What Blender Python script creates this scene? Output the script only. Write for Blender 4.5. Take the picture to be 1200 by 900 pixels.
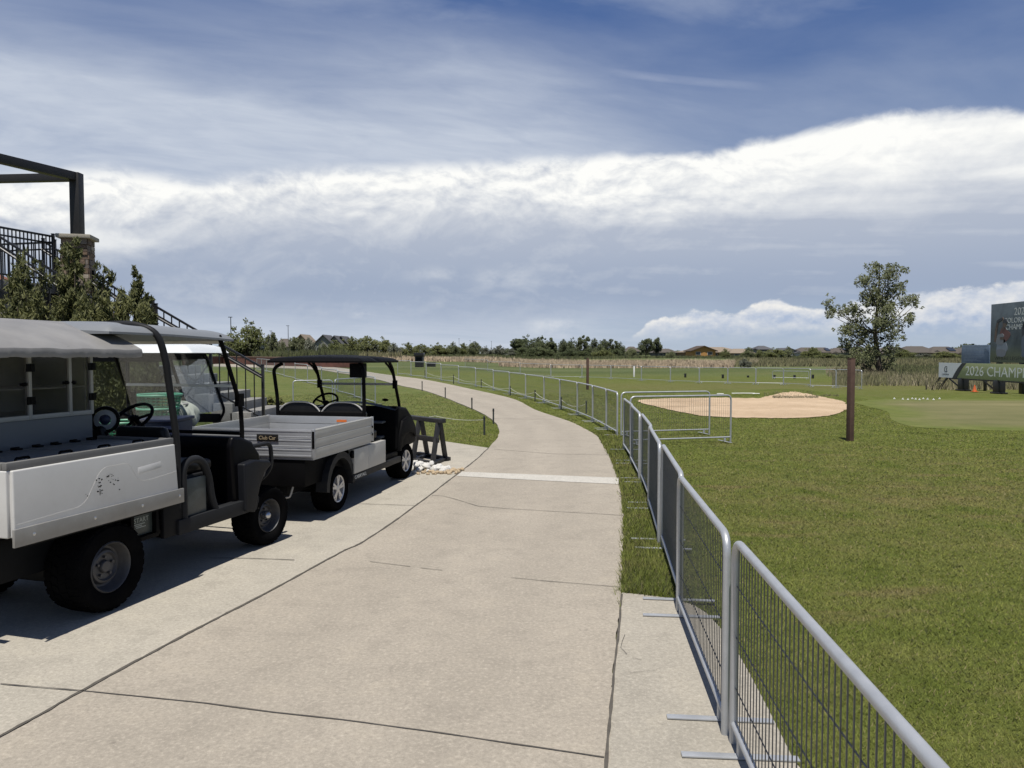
import bpy, bmesh, math, random
import numpy as np
from mathutils import Vector, Matrix
for _o in list(bpy.data.objects): bpy.data.objects.remove(_o)
S = bpy.context.scene
COL = S.collection
R = math.radians
# ------------------------------------------------------------------ camera
FPX, HCAM, PX, PY = 870.0, 1.9, 600.0, 450.0
PITCH = math.atan(36/FPX)
cd = bpy.data.cameras.new('camera'); cam = bpy.data.objects.new('camera', cd); COL.objects.link(cam)
cd.sensor_width = 36; cd.lens = 36*FPX/1200; cd.clip_start = 0.05; cd.clip_end = 20000
cam.location = (0, 0, HCAM); cam.rotation_euler = (R(90)-PITCH, 0, 0)
S.camera = cam
SUN_EL, SUN_TRAVEL = 71.0, 8.0           # elevation; the light travels this many degrees right of +Y
# ------------------------------------------------------------------ node helper
class V:
    """a socket with arithmetic"""
    def __init__(s, nt, sock): s.nt = nt; s.s = sock
    def _m(s, op, *a, clamp=False):
        n = s.nt.nodes.new('ShaderNodeMath'); n.operation = op; n.use_clamp = clamp
        for i, x in enumerate((s,)+a):
            if isinstance(x, V): s.nt.links.new(x.s, n.inputs[i])
            else: n.inputs[i].default_value = x
        return V(s.nt, n.outputs[0])
    def __add__(s, o): return s._m('ADD', o)
    __radd__ = __add__
    def __sub__(s, o): return s._m('SUBTRACT', o)
    def __rsub__(s, o): return (s*-1.0)+o
    def __mul__(s, o): return s._m('MULTIPLY', o)
    __rmul__ = __mul__
    def __truediv__(s, o): return s._m('DIVIDE', o)
    def max(s, o): return s._m('MAXIMUM', o)
    def min(s, o): return s._m('MINIMUM', o)
    def pow(s, o): return s._m('POWER', o)
    def clamp(s): return s._m('ADD', 0.0, clamp=True)
    def step(s, a, b):                     # smoothstep from a to b (a may exceed b)
        n = s.nt.nodes.new('ShaderNodeMapRange'); n.interpolation_type = 'SMOOTHSTEP'
        inv = (not isinstance(a, V)) and (not isinstance(b, V)) and a > b
        if inv: a, b = b, a
        s.nt.links.new(s.s, n.inputs['Value'])
        for k, x in (('From Min', a), ('From Max', b)):
            if isinstance(x, V): s.nt.links.new(x.s, n.inputs[k])
            else: n.inputs[k].default_value = x
        n.inputs['To Min'].default_value = 1.0 if inv else 0.0
        n.inputs['To Max'].default_value = 0.0 if inv else 1.0
        return V(s.nt, n.outputs[0])
def vec(nt, x, y, z=0.0):
    n = nt.nodes.new('ShaderNodeCombineXYZ')
    for i, q in enumerate((x, y, z)):
        if isinstance(q, V): nt.links.new(q.s, n.inputs[i])
        else: n.inputs[i].default_value = q
    return V(nt, n.outputs[0])
def noise(nt, v, scale=1.0, detail=4.0, rough=0.5, dist=0.0, out='Fac'):
    n = nt.nodes.new('ShaderNodeTexNoise'); n.inputs['Scale'].default_value = scale
    n.inputs['Detail'].default_value = detail; n.inputs['Roughness'].default_value = rough
    n.inputs['Distortion'].default_value = dist
    if v is not None: nt.links.new(v.s, n.inputs['Vector'])
    return V(nt, n.outputs[out])
def mixc(nt, f, a, b, mode='MIX'):
    n = nt.nodes.new('ShaderNodeMix'); n.data_type = 'RGBA'; n.blend_type = mode; n.clamp_factor = True
    for i, x in ((0, f), (6, a), (7, b)):
        if isinstance(x, V): nt.links.new(x.s, n.inputs[i])
        elif i == 0: n.inputs[0].default_value = x
        else: n.inputs[i].default_value = (*x[:3], 1)
    return V(nt, n.outputs[2])
def curve(nt, x, pts):
    n = nt.nodes.new('ShaderNodeFloatCurve'); c = n.mapping.curves[0]
    n.mapping.use_clip = False
    pts = sorted(pts)
    c.points[0].location = pts[0]; c.points[1].location = pts[-1]
    for p in pts[1:-1]: c.points.new(*p)
    n.mapping.update(); nt.links.new(x.s, n.inputs['Value'])
    return V(nt, n.outputs[0])
def srgb(r, g, b):
    f = lambda c: (c/255/12.92) if c/255 <= .04045 else ((c/255+.055)/1.055)**2.4
    return (f(r), f(g), f(b))
def ray(px, py):
    cp, sp = math.cos(PITCH), math.sin(PITCH)
    a, u = (px-PX)/FPX, (PY-py)/FPX
    return Vector((a, cp+u*sp, -sp+u*cp))
def azel(px, py):
    d = ray(px, py).normalized()
    return math.degrees(math.atan2(d.x, d.y)), math.degrees(math.asin(d.z))
# ------------------------------------------------------------------ world
W = bpy.data.worlds.new('World'); S.world = W; W.use_nodes = True
nt = W.node_tree; nt.nodes.clear()
def build_sky():
    tc = nt.nodes.new('ShaderNodeTexCoord'); sep = nt.nodes.new('ShaderNodeSeparateXYZ')
    nt.links.new(tc.outputs['Generated'], sep.inputs[0])
    x, y, z = (V(nt, sep.outputs[i]) for i in range(3))
    az = x._m('ARCTAN2', y)*57.29578
    el = z.max(-1.0).min(1.0)._m('ARCSINE')*57.29578
    A = az/90.0+0.5                                  # -45..45 degrees to 0..1
    sky = nt.nodes.new('ShaderNodeTexSky'); sky.sky_type = 'NISHITA'; sky.sun_disc = False
    sky.sun_elevation = R(SUN_EL); sky.sun_rotation = R(180+SUN_TRAVEL)
    sky.altitude = 1600; sky.air_density = 1.0; sky.dust_density = 0.6; sky.ozone_density = 2.0
    base = V(nt, sky.outputs[0])
    K = 10.0                                         # the Background runs at strength 1/K
    def c255(r, g, b): return tuple(q*K for q in srgb(r, g, b))
    def bound(pts):                                  # a boundary traced as (px, py) -> elevation over azimuth
        q = []
        for px, py in pts:
            a, e = azel(px, py); q.append(((a/90)+.5, e/40))
        return curve(nt, A, q)*40.0
    # clear sky: the physical sky, evened out towards grey-blue
    f = el.step(0.0, 26.0)
    grade = mixc(nt, f, c255(150, 166, 190), c255(70, 97, 148))
    grade = mixc(nt, el.step(24.0, 65.0), grade, c255(40, 60, 104))
    col = mixc(nt, 0.85, base, grade)
    # cirrus on a flat high layer (perspective makes it stream towards the horizon)
    zz = z.max(0.0)+0.12
    px_, py_ = x/zz, y/zz
    back = y.step(.10, .72)              # clouds removed behind the unseen side of the camera to lower ambient fill
    w1 = noise(nt, vec(nt, px_*0.5, py_*0.5, 3.1), 1.0, 3, .5)
    fib = noise(nt, vec(nt, px_*0.9+py_*0.35+w1*1.6, py_*1.7-px_*0.5+w1*1.2, 1.7), 1.3, 7, .54, .25)
    big = noise(nt, vec(nt, px_*.45, py_*.7, 8.3), 1.0, 3, .5)
    veil = ((az.step(22.0, -4.0)*0.62+0.14)*el.step(27.0, 17.0)+az.step(14.0, 2.0)*el.step(19.5, 14.5)*.22)*back
    lump = (fib-.5)*1.7+(big-.5)*1.2
    ci = (veil*1.05+lump*(veil*0.75+0.28)).clamp()
    ci = ci.max((fib-.47).max(0.0)*2.2*el.step(19.0, 24.0))*0.86
    fine = noise(nt, vec(nt, px_*3.0+w1*3.0, py_*5.5-px_*2.0, 4.4), 1.6, 6, .6, .3)
    ci = (ci*(0.70+fine*0.74)).clamp()
    col = mixc(nt, ci*.92, col, c255(190, 198, 211))
    # the long bank
    wa = noise(nt, vec(nt, az*.11, el*.16, 2.0), 1.0, 3, .5)
    pv = vec(nt, az*.16+wa*.8, el*.26+wa*.8, 0.3)
    n1 = noise(nt, pv, 1.0, 10, .585)
    pv2 = vec(nt, az*.16+wa*.8-.03, el*.26+wa*.8+.13, 0.3)
    n2 = noise(nt, pv2, 1.0, 10, .585)
    top = bound([(-120, 225), (0, 214), (150, 204), (240, 214), (340, 203), (420, 198), (520, 193), (620, 189), (720, 184), (800, 181),
                 (880, 170), (950, 154), (1010, 137), (1070, 128), (1140, 130), (1200, 134), (1300, 150)])
    edge = top+(n1-.5)*2.0-el
    soft = az.step(-10.0, 16.0)
    sf = (soft*-1.0+1.0)*.28                              # the left end melts into the veil, the right end is crisp
    bank = (edge/(sf*1.5+.45)).step(-0.8, 1.0)*back
    depth = top-el                                   # degrees below the top
    lit = (n1-n2)*4.0
    bright_d = bound([(-100, 285), (0, 280), (120, 276), (200, 262), (330, 252), (450, 250), (560, 250), (680, 252), (800, 254), (950, 240), (1080, 228), (1200, 225), (1300, 225)])
    g = (el-bright_d+(n1-.5)*3.0-.9).step(-3.8, 3.6)    # 0 low grey .. 1 bright
    band = noise(nt, vec(nt, az*.05, el*.55+az*.03, 5.5), 1.0, 5, .5)
    g2 = (g+(band-.5)*az.step(-8.0, 20.0)*1.25+lit*(az.step(30.0, 2.0)*1.0+.35)*g.max(.13)+(n1-.5)*.2).clamp()
    grey = mixc(nt, el.step(4.0, 10.5), c255(150, 163, 185), c255(172, 180, 195))
    cc = mixc(nt, g2, grey, c255(242, 242, 239))
    base_fade = (el+(n1-.5)*2.5+(band-.5)*2.5).step(0.4, 5.0)
    col = mixc(nt, bank*base_fade, col, cc)
    # low heaps on the right, small scraps elsewhere
    m1 = noise(nt, vec(nt, az*.33, el*.5, 9.1), 1.0, 9, .58)
    m2 = noise(nt, vec(nt, az*.33-.05, el*.5+.22, 9.1), 1.0, 9, .58)
    ctop = bound([(500, 420), (705, 412), (740, 398), (765, 374), (800, 368), (860, 366), (905, 351), (935, 362), (975, 360), (1010, 347), (1060, 346), (1110, 338), (1160, 334), (1220, 332), (1300, 335)])
    ce = ctop+(m1-.5)*2.1-el
    cu = back*ce.step(-.06, .28)*el.step(.6, 2.6)*(m1+az.step(4.0, 18.0)*.6).step(.42, .62)
    cucol = mixc(nt, ((m1-m2)*3.0+.62-ce*.14).clamp(), c255(166, 180, 203), c255(232, 230, 226))
    col = mixc(nt, cu*.95, col, cucol)
    def scrap(px, py, sx, sy, k):
        a, e = azel(px, py)
        d = ((az-a)/(sx*1.5)).pow(2.0)+((el-e)/(sy*1.5)).pow(2.0)
        return (d*-1.0)._m('EXPONENT')*(m1-.36).max(0.0)*4.0*k
    sc = scrap(425, 369, .45, .16, .8)
    for q in ((512, 322, 1.6, .35, .32), (588, 326, 1.5, .5, .38), (235, 342, 2.2, .7, .30), (650, 383, 1.5, .45, .6), (148, 283, 2.6, .6, .7)): sc = sc.max(scrap(*q))
    col = mixc(nt, sc, col, c255(225, 227, 228))
    # a bright streak of cirrus
    a0, e0 = azel(800, 94)
    st = ((el-e0+(az-a0)*.16+(w1-.5)*1.2)/.32).pow(2.0)
    stm = (1.0-st).max(0.0)*((az-a0)/6.5).pow(2.0).step(1.0, 0.0)*.30*fine
    col = mixc(nt, stm, col, c255(205, 210, 222))
    bg = nt.nodes.new('ShaderNodeBackground'); bg.inputs['Strength'].default_value = 1/K
    out = nt.nodes.new('ShaderNodeOutputWorld')
    nt.links.new(col.s, bg.inputs[0]); nt.links.new(bg.outputs[0], out.inputs[0])
build_sky()
W.cycles.sampling_method = 'MANUAL'; W.cycles.sample_map_resolution = 512
# ------------------------------------------------------------------ sun, exposure
sl = bpy.data.lights.new('sun', 'SUN'); so = bpy.data.objects.new('sun', sl); COL.objects.link(so)
sl.energy = 5.0; sl.angle = R(.53); sl.color = (1, .955, .88)
_d = Vector((math.sin(R(SUN_TRAVEL))*math.cos(R(SUN_EL)), math.cos(R(SUN_TRAVEL))*math.cos(R(SUN_EL)), -math.sin(R(SUN_EL))))
so.rotation_euler = _d.to_track_quat('-Z', 'Y').to_euler(); so.location = (0, -10, 30)
S.view_settings.view_transform = 'Standard'; S.view_settings.look = 'None'
S.view_settings.exposure = 0.16; S.view_settings.gamma = 1; S.view_settings.use_curve_mapping = False
S.render.engine = 'CYCLES'
S.cycles.use_denoising = True
S.cycles.max_bounces = 6; S.cycles.transparent_max_bounces = 24
# ------------------------------------------------------------------ terrain
def ss(a, b, t):
    u = np.clip((np.asarray(t, float)-a)/(b-a), 0, 1); return u*u*(3-2*u)
MOUNDS = [(12.4, 32.9, 2.4, 1.4, .36), (7.5, 35.0, 4.0, 2.0, .16), (-20, 120, 22, 9, .5), (30, 150, 25, 12, .6), (22.5, 72, 7, 5, .35), (-4, 140, 12, 6, .5)]
def T(x, y):
    x = np.asarray(x, float); y = np.asarray(y, float)
    t = .42*ss(24, 52, y)*ss(6, -8, x)+1.0*ss(95, 250, np.hypot(x, y))*ss(-40, 60, y)
    for mx, my, rx, ry, h in MOUNDS: t = t+h*np.exp(-(((x-mx)/rx)**2+((y-my)/ry)**2))
    return t
def G(px, py, dz=0.0):
    d = ray(px, py); s = 1.0
    if d.z > -1e-4: d.z = -1e-4
    z = 0.0
    for _ in range(60):
        s2 = (HCAM-z-dz)/-d.z; s = s2 if _ == 0 else s*.5+s2*.5
        s = min(s, 900)
        z = float(T(d.x*s, d.y*s))
    return Vector((d.x*s, d.y*s, z+dz))
def at(px, py, y):                       # the point on the pixel's ray at distance y
    d = ray(px, py); return Vector((0, 0, HCAM))+d*(y/d.y)
# ------------------------------------------------------------------ mesh builder
class MB:
    def __init__(s, ofs=(0, 0, 0)): s.v = []; s.f = []; s.o = Vector(ofs)
    def add(s, vs, fs):
        b = len(s.v); s.v += [Vector(p)+s.o for p in vs]; s.f += [tuple(b+i for i in f) for f in fs]; return s
    def box(s, x0, x1, y0, y1, z0, z1):
        return s.hexa([(x0, y0, z0), (x1, y0, z0), (x1, y1, z0), (x0, y1, z0), (x0, y0, z1), (x1, y0, z1), (x1, y1, z1), (x0, y1, z1)])
    def hexa(s, p): return s.add(p, [(3, 2, 1, 0), (4, 5, 6, 7), (0, 1, 5, 4), (1, 2, 6, 5), (2, 3, 7, 6), (3, 0, 4, 7)])
    def bar(s, a, b, w, h, up=(0, 0, 1)):     # rectangular bar from a to b
        a, b = Vector(a), Vector(b); d = (b-a).normalized(); u = Vector(up)
        if abs(d.dot(u)) > .98: u = Vector((0, 1, 0))
        r = d.cross(u).normalized(); u = r.cross(d)
        r *= w/2; u *= h/2
        return s.hexa([a-r-u, a+r-u, b+r-u, b-r-u, a-r+u, a+r+u, b+r+u, b-r+u])
    def tube(s, pts, r, n=8, closed=False):
        P = [Vector(p) for p in pts]; m = len(P); rs = r if isinstance(r, (list, tuple)) else [r]*m
        ring = []; prev = None
        for i in range(m):
            a = P[i-1] if (i or closed) else P[i]; b = P[(i+1) % m] if (i < m-1 or closed) else P[i]
            d = (b-a).normalized()
            if prev is None:
                u = Vector((0, 0, 1)) if abs(d.z) < .9 else Vector((1, 0, 0))
            else: u = prev
            u = (u-d*u.dot(d)).normalized(); prev = u; w = d.cross(u)
            ring.append([P[i]+(u*math.cos(2*math.pi*k/n+math.pi/n)+w*math.sin(2*math.pi*k/n+math.pi/n))*rs[i] for k in range(n)])
        vs = [p for q in ring for p in q]; fs = []
        for i in range(m if closed else m-1):
            j = (i+1) % m
            for k in range(n): fs.append((i*n+k, i*n+(k+1) % n, j*n+(k+1) % n, j*n+k))
        if not closed: fs += [tuple(reversed(range(n))), tuple(range((m-1)*n, m*n))]
        return s.add(vs, fs)
    def cyl(s, a, b, r, n=16): return s.tube([a, b], r, n)
    def lathe(s, prof, c, ax=0, n=40, sgn=1):   # prof: (radius, offset along axis)
        vs = []; fs = []; m = len(prof); c = Vector(c)
        for k in range(n):
            t = 2*math.pi*k/n; e = math.cos(t), math.sin(t)
            for r, h in prof:
                p = [0, 0, 0]; p[ax] = h*sgn; p[(ax+1) % 3] = r*e[0]; p[(ax+2) % 3] = r*e[1]
                vs.append(c+Vector(p))
        for k in range(n):
            j = (k+1) % n
            for i in range(m-1): fs.append((k*m+i, j*m+i, j*m+i+1, k*m+i+1))
        return s.add(vs, fs)
    def prism(s, poly, ext):
        e = Vector(ext); n = len(poly); p = [Vector(q) for q in poly]
        return s.add(p+[q+e for q in p], [tuple(reversed(range(n))), tuple(range(n, 2*n))]+[(i, (i+1) % n, n+(i+1) % n, n+i) for i in range(n)])
    def grid(s, fn, nu, nv):
        vs = [fn(i/nu, j/nv) for i in range(nu+1) for j in range(nv+1)]
        return s.add(vs, [(i*(nv+1)+j, (i+1)*(nv+1)+j, (i+1)*(nv+1)+j+1, i*(nv+1)+j+1) for i in range(nu) for j in range(nv)])
    def ball(s, c, r, n=10, m=7, sc=(1, 1, 1), jit=0, rnd=random):
        c = Vector(c); vs = []; fs = []
        for i in range(m+1):
            ph = math.pi*i/m
            for k in range(n):
                t = 2*math.pi*k/n; q = r*(1+jit*(rnd.random()-.5))
                vs.append(c+Vector((q*math.sin(ph)*math.cos(t)*sc[0], q*math.sin(ph)*math.sin(t)*sc[1], q*math.cos(ph)*sc[2])))
        for i in range(m):
            for k in range(n): fs.append((i*n+k, (i+1)*n+k, (i+1)*n+(k+1) % n, i*n+(k+1) % n))
        return s.add(vs, fs)
    def text(s, string, size, M4, depth=.004, align='LEFT', squeeze=1.0):
        c = bpy.data.curves.new('lettering', 'FONT'); c.body = string; c.size = size; c.extrude = depth/2; c.align_x = align; c.resolution_u = 3
        o = bpy.data.objects.new('lettering', c); COL.objects.link(o); bpy.context.view_layer.update()
        me = bpy.data.meshes.new_from_object(o.evaluated_get(bpy.context.evaluated_depsgraph_get()))
        s.add([M4 @ Vector((v.co.x*squeeze, v.co.y, v.co.z)) for v in me.vertices], [tuple(p.vertices) for p in me.polygons])
        bpy.data.objects.remove(o); bpy.data.curves.remove(c); bpy.data.meshes.remove(me)
        return s
    def build(s, name, mat, parent=None, bevel=0, smooth=True, ang=38, seg=2, split=False):
        if split:                            # every loose piece becomes a part of its own
            par = list(range(len(s.v)))
            def find(a):
                while par[a] != a: par[a] = par[par[a]]; a = par[a]
                return a
            for f in s.f:
                for i in f[1:]: par[find(i)] = find(f[0])
            gr = {}
            for f in s.f: gr.setdefault(find(f[0]), []).append(f)
            for fs in gr.values():
                ids = sorted({i for f in fs for i in f}); mp = {i: k for k, i in enumerate(ids)}
                m = MB(); m.v = [s.v[i] for i in ids]; m.f = [tuple(mp[i] for i in f) for f in fs]; o = m.build(name, mat, parent, bevel, smooth, ang, seg)
            return o
        me = bpy.data.meshes.new(name); me.from_pydata([tuple(v) for v in s.v], [], s.f)
        bm = bmesh.new(); bm.from_mesh(me); bmesh.ops.recalc_face_normals(bm, faces=bm.faces)
        if bevel:
            bmesh.ops.remove_doubles(bm, verts=bm.verts, dist=1e-5)
            ed = [e for e in bm.edges if len(e.link_faces) == 2 and e.calc_face_angle(0) > R(25)]
            bmesh.ops.bevel(bm, geom=ed, offset=bevel, segments=seg, affect='EDGES', profile=.6, clamp_overlap=True)
        bm.to_mesh(me); bm.free()
        if smooth:
            me.polygons.foreach_set('use_smooth', [True]*len(me.polygons)); me.set_sharp_from_angle(angle=R(ang))
        me.materials.append(mat)
        return link(name, me, parent)
def link(name, me, parent=None):
    o = bpy.data.objects.new(name, me); COL.objects.link(o)
    if parent: o.parent = parent
    return o
def thing(name, label, cat, loc=(0, 0, 0), rz=0.0, group=None):
    o = bpy.data.objects.new(name, None); COL.objects.link(o); o.location = loc; o.rotation_euler = (0, 0, rz)
    o.empty_display_size = .2
    return tag(o, label, cat, group)
def tag(o, label=None, cat=None, group=None, kind=None):
    if label: o['label'] = label
    if cat: o['category'] = cat
    if group: o['group'] = group
    if kind: o['kind'] = kind
    return o
def copy_tree(o, parent=None):
    c = o.copy(); COL.objects.link(c)
    if parent: c.parent = parent
    for ch in [q for q in COL.objects if q.parent == o]: copy_tree(ch, c)
    return c
def fillet(pts, r, n=5):
    P = [Vector(p) for p in pts]; out = [P[0]]
    for i in range(1, len(P)-1):
        a, b, c = P[i-1], P[i], P[i+1]; q = min(r, (a-b).length*.49, (c-b).length*.49)
        p0 = b+(a-b).normalized()*q; p1 = b+(c-b).normalized()*q
        for k in range(n+1):
            t = k/n; out.append(p0*(1-t)**2+b*2*t*(1-t)+p1*t*t)
    return out+[P[-1]]
def np_mesh(name, verts, faces_n, mat, parent=None, smooth=False):
    """verts (N,3); every face has faces_n consecutive vertices"""
    me = bpy.data.meshes.new(name); n = len(verts); k = n//faces_n
    me.vertices.add(n); me.vertices.foreach_set('co', np.asarray(verts, np.float32).ravel())
    me.loops.add(n); me.loops.foreach_set('vertex_index', np.arange(n, dtype=np.int32))
    me.polygons.add(k); me.polygons.foreach_set('loop_start', np.arange(0, n, faces_n, dtype=np.int32))
    me.update(calc_edges=True); me.materials.append(mat)
    return link(name, me, parent)
def inpoly(poly, x, y):
    r = np.zeros(len(x), bool); n = len(poly); j = n-1
    for i in range(n):
        xi, yi, xj, yj = poly[i][0], poly[i][1], poly[j][0], poly[j][1]
        c = ((yi > y) != (yj > y)) & (x < (xj-xi)*(y-yi)/(yj-yi+1e-12)+xi); r ^= c; j = i
    return r
# ------------------------------------------------------------------ materials
def newmat(name):
    m = bpy.data.materials.new(name); m.use_nodes = True; n = m.node_tree; n.nodes.clear()
    p = n.nodes.new('ShaderNodeBsdfPrincipled'); o = n.nodes.new('ShaderNodeOutputMaterial'); n.links.new(p.outputs[0], o.inputs[0])
    return m, n, p
def pos(n, obj=True):
    if obj:
        t = n.nodes.new('ShaderNodeTexCoord'); return V(n, t.outputs['Object'])
    g = n.nodes.new('ShaderNodeNewGeometry'); return V(n, g.outputs['Position'])
def xyz(n, v):
    s = n.nodes.new('ShaderNodeSeparateXYZ'); n.links.new(v.s, s.inputs[0]); return [V(n, s.outputs[i]) for i in range(3)]
def setv(n, p, key, x):
    if isinstance(x, V): n.links.new(x.s, p.inputs[key])
    elif isinstance(x, (tuple, list)): p.inputs[key].default_value = (*x[:3], 1)
    else: p.inputs[key].default_value = x
def bump(n, p, h, strength=.3, dist=.01):
    b = n.nodes.new('ShaderNodeBump'); b.inputs['Strength'].default_value = strength; b.inputs['Distance'].default_value = dist
    n.links.new(h.s, b.inputs['Height']); n.links.new(b.outputs[0], p.inputs['Normal'])
MATS = {}
def M(name, c, rough=.5, metal=0.0, var=.12, scale=6.0, dirt=0.0, bmp=0.0, bscale=60., spec=.5, coat=0.0):
    """plain paint, plastic or metal with uneven tone, dust and gloss"""
    if name in MATS: return MATS[name]
    m, n, p = newmat(name); q = pos(n)
    a = noise(n, q, scale, 5, .6); f = noise(n, q, scale*9, 4, .6)
    col = mixc(n, ((a-.5)*1.6+.5).clamp(), tuple(x*(1-var) for x in c), tuple(min(1, x*(1+var)) for x in c))
    if dirt:
        g = noise(n, q, scale*.7, 8, .68, .4)
        col = mixc(n, (g-.47).max(0.0)*3.0*dirt+(f-.5).max(0.0)*dirt*.8, col, (.20, .165, .12))
    setv(n, p, 'Base Color', col)
    setv(n, p, 'Roughness', ((a-.5)*.25+(f-.5)*.12+rough).clamp()); setv(n, p, 'Metallic', metal)
    p.inputs['Specular IOR Level'].default_value = spec
    if coat: p.inputs['Coat Weight'].default_value = coat; p.inputs['Coat Roughness'].default_value = .08
    if bmp: bump(n, p, noise(n, q, bscale, 3, .6), bmp, .004)
    MATS[name] = m; return m
def upnormal(n, p, g, k):
    a = n.nodes.new('ShaderNodeMix'); a.data_type = 'VECTOR'; a.inputs[0].default_value = k
    n.links.new(g.outputs['Normal'], a.inputs[4]); a.inputs[5].default_value = (0, 0, 1)
    b = n.nodes.new('ShaderNodeVectorMath'); b.operation = 'NORMALIZE'; n.links.new(a.outputs[1], b.inputs[0]); n.links.new(b.outputs[0], p.inputs['Normal'])
def leafmat(name, c1, c2, transl=.25, rough=.55, up=0):
    if name in MATS: return MATS[name]
    m, n, p = newmat(name); g = n.nodes.new('ShaderNodeNewGeometry')
    r = V(n, g.outputs['Random Per Island']); w = V(n, g.outputs['Position'])
    oi = n.nodes.new('ShaderNodeObjectInfo'); ro = V(n, oi.outputs['Random'])
    big = noise(n, w, .9, 3, .5)
    col = mixc(n, (r*.75+(big-.5)*.9+(ro-.5)*.35+.12).clamp(), c1, c2)
    if up: upnormal(n, p, g, up)
    setv(n, p, 'Base Color', col); setv(n, p, 'Roughness', rough); p.inputs['Specular IOR Level'].default_value = .3
    t = n.nodes.new('ShaderNodeBsdfTranslucent'); n.links.new(col.s, t.inputs[0])
    mx = n.nodes.new('ShaderNodeMixShader'); mx.inputs[0].default_value = transl
    n.links.new(p.outputs[0], mx.inputs[1]); n.links.new(t.outputs[0], mx.inputs[2])
    o = [q for q in n.nodes if q.type == 'OUTPUT_MATERIAL'][0]; n.links.new(mx.outputs[0], o.inputs[0])
    MATS[name] = m; return m
def clearmat(name, tint=(.9, .93, .94), gloss=.08, haze=0.06, fk=.9):
    """thin clear sheet: mostly see-through, a little reflection, a little dust"""
    if name in MATS: return MATS[name]
    m, n, p = newmat(name); o = [q for q in n.nodes if q.type == 'OUTPUT_MATERIAL'][0]; n.nodes.remove(p)
    tr = n.nodes.new('ShaderNodeBsdfTransparent'); tr.inputs[0].default_value = (*tint, 1)
    gl = n.nodes.new('ShaderNodeBsdfGlossy'); gl.inputs['Roughness'].default_value = .03
    df = n.nodes.new('ShaderNodeBsdfDiffuse'); df.inputs[0].default_value = (.5, .5, .48, 1)
    fr = n.nodes.new('ShaderNodeFresnel'); fr.inputs[0].default_value = 1.45
    a = n.nodes.new('ShaderNodeMixShader'); b = n.nodes.new('ShaderNodeMixShader')
    h = (noise(n, pos(n), 3.0, 6, .65)-.3).max(0.0)*haze*4.0
    n.links.new(h.s, a.inputs[0]); n.links.new(tr.outputs[0], a.inputs[1]); n.links.new(df.outputs[0], a.inputs[2])
    k = (V(n, fr.outputs[0])*fk+gloss*.2).clamp()
    n.links.new(k.s, b.inputs[0]); n.links.new(a.outputs[0], b.inputs[1]); n.links.new(gl.outputs[0], b.inputs[2])
    n.links.new(b.outputs[0], o.inputs[0]); MATS[name] = m; return m
def concrete(name, c, warm=.0, joints=None):
    m, n, p = newmat(name); w = pos(n, False)
    x, y, z = xyz(n, w)
    big = noise(n, w, .55, 5, .6, .3); mid = noise(n, w, 3.5, 6, .65, .2); fine = noise(n, w, 95., 3, .7); agg = noise(n, w, 260., 2, .6)
    col = mixc(n, ((big-.5)*1.5+.5).clamp(), tuple(q*.82 for q in c), tuple(q*1.12 for q in c))
    col = mixc(n, (mid-.52).max(0.0)*2.6, col, tuple(q*.62 for q in c))
    col = mixc(n, (.46-mid).max(0.0)*2.4, col, tuple(min(1, q*1.25) for q in (c[0], c[1]*.985, c[2]*.95)))
    col = mixc(n, ((fine-.5)*2.2).max(0.0).clamp()*.9, col, tuple(q*.60 for q in c))
    col = mixc(n, ((.44-fine)*3.0).max(0.0).clamp()*.8, col, tuple(min(1, q*1.35) for q in c))
    col = mixc(n, ((agg-.55)*4.0).max(0.0).clamp()*.5, col, (.10, .09, .08))
    if name == 'path_concrete':                  # tyres have darkened two tracks
        ac = n.nodes.new('ShaderNodeAttribute'); ac.attribute_name = 'across'; t = V(n, ac.outputs['Fac']); tr = (((t-.28)/.10).pow(2.0)*-1.0)._m('EXPONENT').max((((t-.72)/.10).pow(2.0)*-1.0)._m('EXPONENT'))
        col = mixc(n, tr*(big*.5+.05), col, tuple(q*.74 for q in c))
    broom = noise(n, vec(n, x*5., y*160., 0.), 1.0, 2, .6)
    col = mixc(n, (broom-.5).max(0.0)*.7, col, tuple(q*.72 for q in c))
    v = n.nodes.new('ShaderNodeTexVoronoi'); v.inputs['Scale'].default_value = 2.2; n.links.new(w.s, v.inputs['Vector'])
    spot = V(n, v.outputs['Distance']); wob = noise(n, w, 14., 4, .6)
    sp = noise(n, w, 42., 2, .7)
    col = mixc(n, ((sp-.52)*3.4).max(0.0).clamp()*.65, col, tuple(q*.58 for q in c)); col = mixc(n, ((.46-sp)*3.4).max(0.0).clamp()*.7, col, tuple(min(1, q*1.42) for q in c))
    col = mixc(n, (spot+(wob-.5)*.22).step(.035, .0)*.5, col, tuple(q*.4 for q in c))
    setv(n, p, 'Base Color', col); setv(n, p, 'Roughness', .9); p.inputs['Specular IOR Level'].default_value = .25
    bump(n, p, fine*.7+agg*.3+mid*.5+broom*.5, .4, .006)
    return m
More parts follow.
